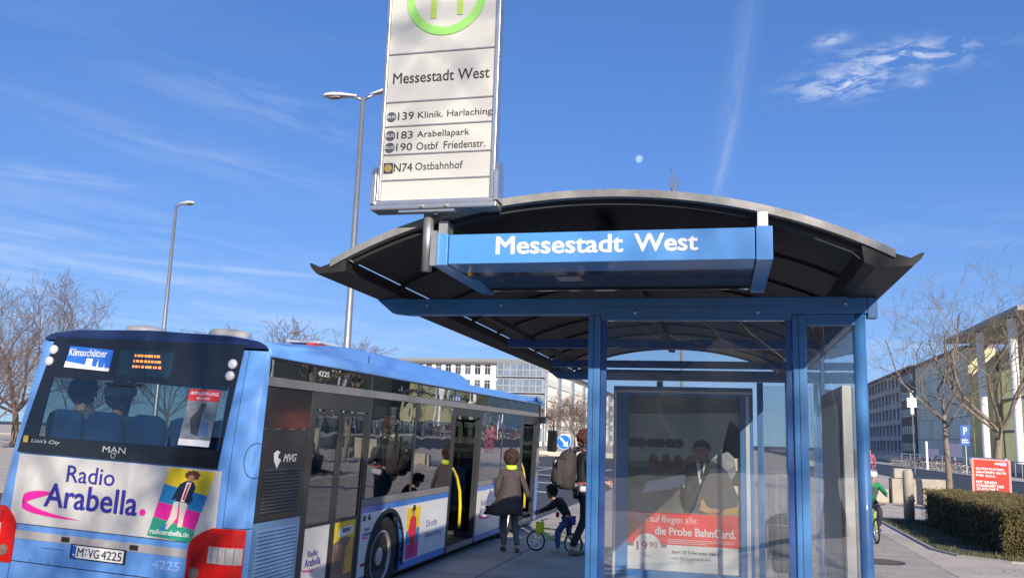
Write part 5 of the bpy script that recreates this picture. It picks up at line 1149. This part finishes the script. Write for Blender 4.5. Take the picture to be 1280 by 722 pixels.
# ================================================================ PEOPLE
skin_m = mat('skin', (.52, .30, .21), .5, var=.06)
def person(name, label, loc, rz, J, top, legs, shoes, hair, sc=1.0, hairfn=None, coat_rings=None, group=None, topname='jacket', head_only=False, face=True):
    """J: joints dict in metres for a 1.75 m adult facing +Y"""
    p = thing('person', label, 'person', loc, rz, group); p.scale = (sc, sc, sc)
    V = []; E_ = []; ix = {}
    def a(k, pt, r, r2=None, to=None):
        V.append((*pt, r, r2 or r)); ix[k] = len(V)-1
        if to is not None: E_.append((ix[to], ix[k]))
    a('pel', J['pel'], .11, .09); a('ch', J['ch'], .12, .09, 'pel'); a('nk', J['nk'], .055, None, 'ch'); hd = Vector(J['hd'])
    a('h0', hd+Vector((0, 0, -.10)), .058, None, 'nk'); a('h1', hd, .088, .098, 'h0'); a('h2', hd+Vector((0, -.01, .085)), .075, .085, 'h1')
    for s in 'LR':
        a('sh'+s, J['sh'+s], .05, None, 'ch'); a('el'+s, J['el'+s], .038, None, 'sh'+s); a('wr'+s, J['wr'+s], .024, None, 'el'+s)
        d = (Vector(J['wr'+s])-Vector(J['el'+s])).normalized(); pm_ = Vector(J['wr'+s])+d*.07; a('pa'+s, pm_, .026, .018, 'wr'+s)
        sd = d.cross(Vector((0, 1, 0))).normalized() if abs(d.y) < .9 else Vector((1, 0, 0)); bn = d.cross(sd).normalized()
        for k in range(4):
            q0 = pm_+bn*(.026*(k-1.5)/1.0*.8)+d*.03; L = (.062, .072, .068, .052)[k]
            a(f'f{k}{s}', q0, .009, None, 'pa'+s); a(f'g{k}{s}', q0+d*L*.6+sd*.008, .008, None, f'f{k}{s}'); a(f't{k}{s}', q0+d*L+sd*.026, .007, None, f'g{k}{s}')
        a('th'+s, pm_-bn*.035-d*.02, .010, None, 'pa'+s); a('ti'+s, pm_-bn*.055+d*.03, .008, None, 'th'+s)
        if not head_only:
            a('hp'+s, J['hp'+s], .085, None, 'pel'); a('kn'+s, J['kn'+s], .055, None, 'hp'+s); a('an'+s, J['an'+s], .036, None, 'kn'+s); a('to'+s, J['to'+s], .035, .028, 'an'+s)
    skin('body', V, E_, skin_m, p, 1)
    T = [(*J['pel'], .15, .115), (*((Vector(J['pel'])+Vector(J['ch']))/2), .145, .115), (*J['ch'], .16, .12), (*(Vector(J['nk'])-Vector((0, 0, .03))), .072, .07)]; Te = [(0, 1), (1, 2), (2, 3)]
    for s in 'LR':
        n0 = len(T); w = Vector(J['wr'+s]); T += [(*J['sh'+s], .07), (*J['el'+s], .056), (*w, .045)]; Te += [(2, n0), (n0, n0+1), (n0+1, n0+2)]
    skin(topname, T, Te, top, p, 1)
    if coat_rings:
        L = MB().loft(coat_rings, 28); nr = len(coat_rings)
        for i in range(nr):
            cx, cy = coat_rings[i][:2]; k = i/(nr-1)
            for j in range(28):
                v = L.v[i*28+j]; f_ = 1+.10*k*math.sin(j*1.35+i*.5)+.03*noise.noise(Vector((j*.9, i*.8, 2)))
                L.v[i*28+j] = (cx+(v[0]-cx)*f_, cy+(v[1]-cy)*f_, v[2]+.02*k*math.sin(j*.9))
        L.build('coat_skirt', top, p, smooth=True)
    if not head_only:
        T = [(*J['pel'], .14, .11)]; Te = []
        for s in 'LR':
            n0 = len(T); T += [(*J['hp'+s], .098), (*J['kn'+s], .070), (*J['an'+s], .055)]; Te += [(0, n0), (n0, n0+1), (n0+1, n0+2)]
        skin('trousers', T, Te, legs, p, 1)
        for s in 'LR':
            an, to = Vector(J['an'+s]), Vector(J['to'+s]); d = to-an; d.z = 0; d.normalize(); hl = Vector((an.x, an.y, to.z))-d*.05
            skin('shoe', [(*(hl), .045, .04), (*(hl+d*.09), .05, .045), (*(hl+d*.22), .045, .035), (*(hl+d*.27), .03, .022)], [(0, 1), (1, 2), (2, 3)], shoes, p, 1)
    if hair:
        H = MB(); rnd = random.Random(3); hm, hs_, zc, long_ = hair
        vs = []; n, m_ = 18, 12
        for i in range(m_+1):
            ph = math.pi*i/m_
            for j in range(n):
                t_ = 2*math.pi*j/n; x, y, z = math.sin(ph)*math.cos(t_), math.sin(ph)*math.sin(t_), math.cos(ph)
                r_ = .118*hs_*(1+.16*noise.noise(Vector((x*3, y*3, z*3+hs_))))
                if y > .35 and z < .45: r_ *= .74           # open towards the face
                if z < -.2: r_ *= (1.0 if long_ and y < .35 else .78)
                vs.append(hd+Vector((x*r_*.95, y*r_*1.05-.012, z*r_*1.08+.035+(-.03 if long_ and z < 0 else 0))))
        H.add(vs, [(i*n+j, i*n+(j+1) % n, (i+1)*n+(j+1) % n, (i+1)*n+j) for i in range(m_) for j in range(n)])
        for k in range(420):
            x, y, z = rnd.gauss(0, 1), rnd.gauss(-.35, 1), rnd.gauss(.3, 1); v = Vector((x, y, z)).normalized()
            if v.y > .4 and v.z < .5: continue
            c = hd+Vector((v.x*.112, v.y*.12-.012, v.z*.125+.03))*1.0*1 if False else hd+Vector((v.x*.113*hs_, v.y*.12*hs_-.012, v.z*.125*hs_+.03)); t2 = v.cross(Vector((rnd.gauss(0, 1), rnd.gauss(0, 1), rnd.gauss(0, 1)))).normalized()
            q_ = rnd.uniform(.02, .055); H.tube([c-t2*q_*.6, c+v*rnd.uniform(.008, .028), c+t2*q_+Vector((0, 0, -q_*.7))], [.006, .008, .002], 4)
        H.build('hair', hm, p, smooth=True, fix=False)
    if face:
        for sx in (-1, 1): MB().sphere(hd+Vector((sx*.033, .088, .02)), .012, 8, 6).build('eye', mat('eye_dark', (.05, .03, .02), .2), p, smooth=True)
        MB().tube([hd+Vector((0, .088, .03)), hd+Vector((0, .112, -.012)), hd+Vector((0, .09, -.02))], [.008, .014, .010], 6).build('nose', skin_m, p, smooth=True)
        MB().sphere(hd+Vector((0, .088, -.05)), .02, 8, 5, (1.1, .35, .3)).build('mouth', mat('lips', (.45, .15, .13), .5), p, smooth=True)
    return p
def pose(**k):
    J = dict(pel=(0, 0, .95), ch=(0, .01, 1.30), nk=(0, .01, 1.49), hd=(0, .04, 1.635), shL=(-.17, 0, 1.40), shR=(.17, 0, 1.40), elL=(-.24, -.03, 1.14), elR=(.24, -.03, 1.14), wrL=(-.25, .05, .90), wrR=(.25, .05, .90),
             hpL=(-.095, 0, .90), hpR=(.095, 0, .90), knL=(-.10, .03, .50), knR=(.10, .03, .50), anL=(-.10, 0, .09), anR=(.10, 0, .09), toL=(-.11, .15, .045), toR=(.11, .15, .045))
    J.update(k); return J
hair_br = mat('hair_brown', (.040, .018, .012), .6, var=.4, vs=30); hair_cu = mat('hair_auburn', (.075, .024, .012), .6, var=.4, vs=30)
# girl in a grey brown coat, seen from behind, walking away towards the bus door
gJ = pose(knL=(-.09, .16, .50), anL=(-.09, .02, .10), toL=(-.10, .16, .045), knR=(.10, .12, .50), anR=(.13, -.17, .11), toR=(.14, -.04, .045), elL=(-.25, -.02, 1.15), wrL=(-.24, .10, .93), elR=(.27, -.02, 1.12), wrR=(.36, .02, .86), shL=(-.165, 0, 1.38), shR=(.165, 0, 1.38))
grl = person('person', 'person in grey brown flared coat with lime collar walking along the bus', (-3.26, 13.45, 0), R(20), gJ, mat('coat_grey_brown', (.052, .038, .040), .85, var=.15, vs=8), mat('trousers_grey', (.085, .10, .11), .8), mat('shoes_olive', (.06, .075, .04), .7), (hair_br, 1.12, 0, True), .865, topname='coat',
    coat_rings=[(0, 0, 1.33, .15, .11), (0, 0, 1.15, .18, .13), (-.01, 0, 1.0, .20, .145), (-.04, -.02, .88, .235, .165), (-.09, -.04, .76, .30, .19), (-.13, -.05, .66, .34, .20), (-.13, -.05, .655, .30, .16)])
MB().lathe([(.07, 0), (.098, .01), (.105, .045), (.092, .08), (.06, .085)], (0, .005, 1.44), (0, -.1, 1), 14).build('scarf', mat('lime_scarf', (.52, .66, .05), .8), grl, smooth=True)
MB().add([(-.24, -.1, .80), (-.47, -.12, .80), (-.42, -.08, .70), (-.28, -.02, .68), (-.24, 0, .8), (-.45, -.04, .80), (-.40, -.02, .71), (-.28, 0, .69)], [(0, 1, 2, 3), (4, 5, 6, 7), (0, 1, 5, 4), (1, 2, 6, 5), (2, 3, 7, 6), (3, 0, 4, 7)]).build('coat_hem', MATS['coat_grey_brown'], grl, smooth=True)
# man with backpack, striding to the right
mJ = pose(knL=(-.10, .13, .51), anL=(-.10, .16, .10), toL=(-.10, .31, .05), knR=(.10, -.02, .50), anR=(.10, -.20, .12), toR=(.10, -.07, .05), wrR=(.22, .25, 1.05), elR=(.25, .02, 1.13), wrL=(-.22, .25, 1.05), elL=(-.25, .02, 1.13))
man = person('person', 'man with curly auburn hair and a large dark backpack beside the shelter post', (-2.13, 13.6, 0), R(-62), mJ, mat('jacket_black', (.018, .018, .022), .7), mat('trousers_black', (.012, .013, .02), .8), mat('shoes_grey', (.13, .13, .09), .8), (hair_cu, 1.05, 0, False), 1.06)
MB().box(-.19, .19, -.12, .14, .90, .99).build('shirt_hem', mat('shirt_pale', (.42, .40, .42), .8), man, bevel=.03)
bp = thing('backpack', 'large dark brown grey backpack worn by the man beside the post', 'backpack', (-2.13, 13.6, 0), R(-62)); bp.scale = (1.06,)*3
bpm = mat('backpack_brown', (.038, .029, .026), .85, var=.25, vs=9)
B = MB(); B.loft([(0, -.28, .93, .11, .08), (0, -.29, .98, .165, .14), (0, -.29, 1.15, .175, .155), (0, -.27, 1.32, .165, .145), (0, -.24, 1.45, .13, .11), (0, -.22, 1.50, .07, .06)], 16); B.build('bag', bpm, bp, smooth=True); MB().tube([(-.16, -.33, 1.36), (-.08, -.415, 1.38), (.08, -.415, 1.38), (.16, -.33, 1.36)], .006, 5).build('zip', rub, bp); MB().box(-.13, -.11, -.45, -.30, 1.0, 1.36).build('side_strap', rub, bp); MB().box(.11, .13, -.45, -.30, 1.0, 1.36).build('side_strap', rub, bp)
B = MB(); B.loft([(0, -.42, 1.0, .09, .04), (0, -.44, 1.05, .12, .06), (0, -.43, 1.2, .11, .055), (0, -.41, 1.25, .06, .03)], 12); B.build('pocket', bpm, bp, smooth=True)
for s in (-1, 1): MB().tube([(s*.10, -.20, 1.46), (s*.13, -.05, 1.53), (s*.14, .12, 1.42), (s*.16, .14, 1.20), (s*.17, -.05, 1.03)], .02, 6).build('strap', rub, bp, smooth=True)
MB().tube([(-.03, -.22, 1.50), (0, -.23, 1.54), (.03, -.22, 1.50)], .01, 6).build('handle', rub, bp)
MB().tube([(-.2, -.16, 1.03), (-.23, 0, 1.03), (-.19, .16, 1.03), (0, .2, 1.03), (.19, .16, 1.03), (.23, 0, 1.03), (.2, -.16, 1.03)], .015, 6).build('hip_belt', mat('belt_red', (.30, .06, .06), .7), bp, smooth=True)
MB().box(-.025, .02, -.447, -.435, 1.30, 1.34).build('badge', wm_, bp)
# child on green balance bike (faces -X)
bb = bicycle('balance_bike', 'small bright green balance bike with white wheels ridden by the child', (-2.60, 13.75, 0), R(172), (.22, .62, .04), .62, wr=.25, wcol=wm_, kids=True)
MB().box(.30, .50, -.06, .06, .45, .72).build('front_bag', mat('bag_lime', (.45, .62, .03), .5), bb, bevel=.02)
cJ = pose(pel=(0, -.12, .80), ch=(0, .12, 1.10), nk=(0, .28, 1.25), hd=(0, .36, 1.38), shL=(-.15, .14, 1.22), shR=(.15, .14, 1.22), elL=(-.22, .36, 1.03), elR=(.22, .36, 1.03), wrL=(-.18, .60, .92), wrR=(.18, .60, .92),
          hpL=(-.09, -.10, .76), hpR=(.09, -.10, .76), knL=(-.14, .14, .48), knR=(.14, -.05, .44), anL=(-.15, .10, .11), anR=(.15, -.28, .16), toL=(-.16, .26, .05), toR=(.16, -.16, .06))
ch_ = person('person', 'small dark haired child bending forward on a green balance bike', (-2.44, 13.72, 0), R(82), cJ, mat('child_jacket', (.012, .014, .022), .8), mat('jeans', (.03, .06, .20), .8), mat('shoes_child', (.30, .30, .32), .7), (mat('hair_black', (.012, .01, .01), .6, vs=20), 1.15, 0, True), .66)
for sx in (-.19, .19): MB().sphere((sx, .63, .92), .055, 8, 6).build('mitten', mat('mitten_violet', (.12, .08, .22), .8), ch_, smooth=True)
MB().sphere((.12, .22, .86), .05, 8, 6, (1, 1, 1.4)).build('pompom', mat('red_wool', (.45, .03, .08), .9), ch_, smooth=True)
# cyclist child at right
kb_ = bicycle('childs_bicycle', 'yellow green child bicycle coming along the right path', (2.74, 18.3, 0), R(-86), (.50, .62, .05), .78, wr=.30)
kJ = pose(pel=(0, -.10, .92), ch=(0, .06, 1.22), nk=(0, .14, 1.40), hd=(0, .20, 1.54), shL=(-.17, .06, 1.33), shR=(.17, .06, 1.33), elL=(-.27, .22, 1.16), elR=(.27, .22, 1.16), wrL=(-.25, .46, 1.12), wrR=(.25, .46, 1.12),
          hpL=(-.09, -.08, .88), hpR=(.09, -.08, .88), knL=(-.14, .24, .74), knR=(.14, .20, .62), anL=(-.13, .08, .36), anR=(.13, .04, .22), toL=(-.13, .22, .30), toR=(.13, .18, .16))
kd = person('person', 'child in green jacket and white helmet cycling on the right path', (2.74, 18.22, 0), R(184), kJ, mat('jacket_green', (.01, .20, .07), .75), mat('trousers_dark', (.03, .03, .045), .8), mat('shoes_blue', (.05, .09, .25), .7), None, .80)
hl = MB().sphere((0, .185, 1.60), .135, 14, 9, (.92, 1.1, .82)).build('helmet', mat('helmet_white', (.75, .74, .76), .35, coat=.5), kd, smooth=True)
q = MB()
for x in (-.06, 0, .06): q.box(x-.012, x+.012, .08, .32, 1.66, 1.714)
q.build('helmet_vent', mat('helmet_violet', (.22, .12, .3), .5), hl)
MB().box(-.06, .06, .29, .31, 1.10, 1.30).build('vest_strip', mat('strip_dark', (.04, .05, .06), .7), kd)
person('person', 'distant person in pink patterned coat just right of the shelter column', (7.85, 52, 0), R(160), pose(), mat('coat_pink', (.35, .09, .14), .8, var=.4, vs=12), mat('coat_pink2', (.30, .05, .10), .8), rub, (hair_br, 1, 0, False), 1.0)
# bus passengers on the rear bench (seen through the window)
def bus_world(x, y, z):
    return Matrix.Translation((-3.95, 6.72, -.18)) @ (Matrix.Rotation(R(-1.0), 4, 'Z') @ Matrix.Rotation(R(2.0), 4, 'Y') @ Matrix.Rotation(R(.25), 4, 'X')) @ Vector((x, y, z))
sJ = pose(knL=(-.12, .42, .93), knR=(.12, .42, .93), anL=(-.12, .45, .52), anR=(.12, .45, .52), toL=(-.12, .6, .47), toR=(.12, .6, .47), wrL=(-.12, .28, 1.0), wrR=(.12, .28, 1.0), elL=(-.22, .06, 1.12), elR=(.22, .06, 1.12))
person('person', 'passenger in grey jacket on the rear seat nearest the left bus corner', bus_world(-2.19, .50, .56), 0, sJ, mat('jacket_grey', (.16, .15, .15), .8), MATS['trousers_black'], rub, (hair_br, 1.05, 0, False), .97, face=True)
p2 = person('person', 'passenger in green jacket and white cap on the second rear seat', bus_world(-1.77, .50, .53), 0, sJ, mat('jacket_dkgreen', (.06, .11, .06), .8), MATS['trousers_black'], rub, (hair_br, 1.0, 0, False), .97, face=True)
MB().sphere((0, .03, 1.70), .152, 12, 8, (1, 1.1, .62)).build('cap', mat('cap_white', (.7, .72, .7), .7), p2, smooth=True)
person('person', 'passenger in dark coat seen through the middle bus window', bus_world(-1.1, 4.6, .36), R(120), pose(), MATS['jacket_black'], MATS['trousers_black'], rub, (hair_br, 1.0, 0, False), .97)
# pram seen through the shelter glass
pr_ = thing('pram', 'black hooded pram with thin chrome frame seen through the shelter glass', 'pram', (.62, 10.0, 0))
MB().sphere((0, 0, .80), .30, 16, 10, (.8, 1, .8)).build('hood', mat('pram_black', (.008, .008, .010), .8), pr_, smooth=True)
MB().tube([(-.18, -.15, .72), (-.10, 0, .45), (.05, .2, .12)], .010, 6).tube([(.18, -.15, .72), (.1, 0, .45), (-.12, .1, .12)], .010, 6).tube([(-.2, -.5, .95), (-.18, -.2, .6), (-.25, .2, .12)], .010, 6).tube([(-.2, -.5, .95), (.2, -.5, .95), (.2, -.1, .6), (.25, .2, .12)], .010, 6).build('frame', alu, pr_, smooth=True)
for (x, y) in ((-.25, .3), (.25, .3), (-.25, -.3), (.25, -.3)): w = MB().ring((x, y, .125), .11, .015, (1, 0, 0), 20, 6).build('wheel', rub, pr_, smooth=True)
MB().box(-.14, .14, -.3, .25, .45, .60).build('basket', MATS['pram_black'], pr_, bevel=.04)
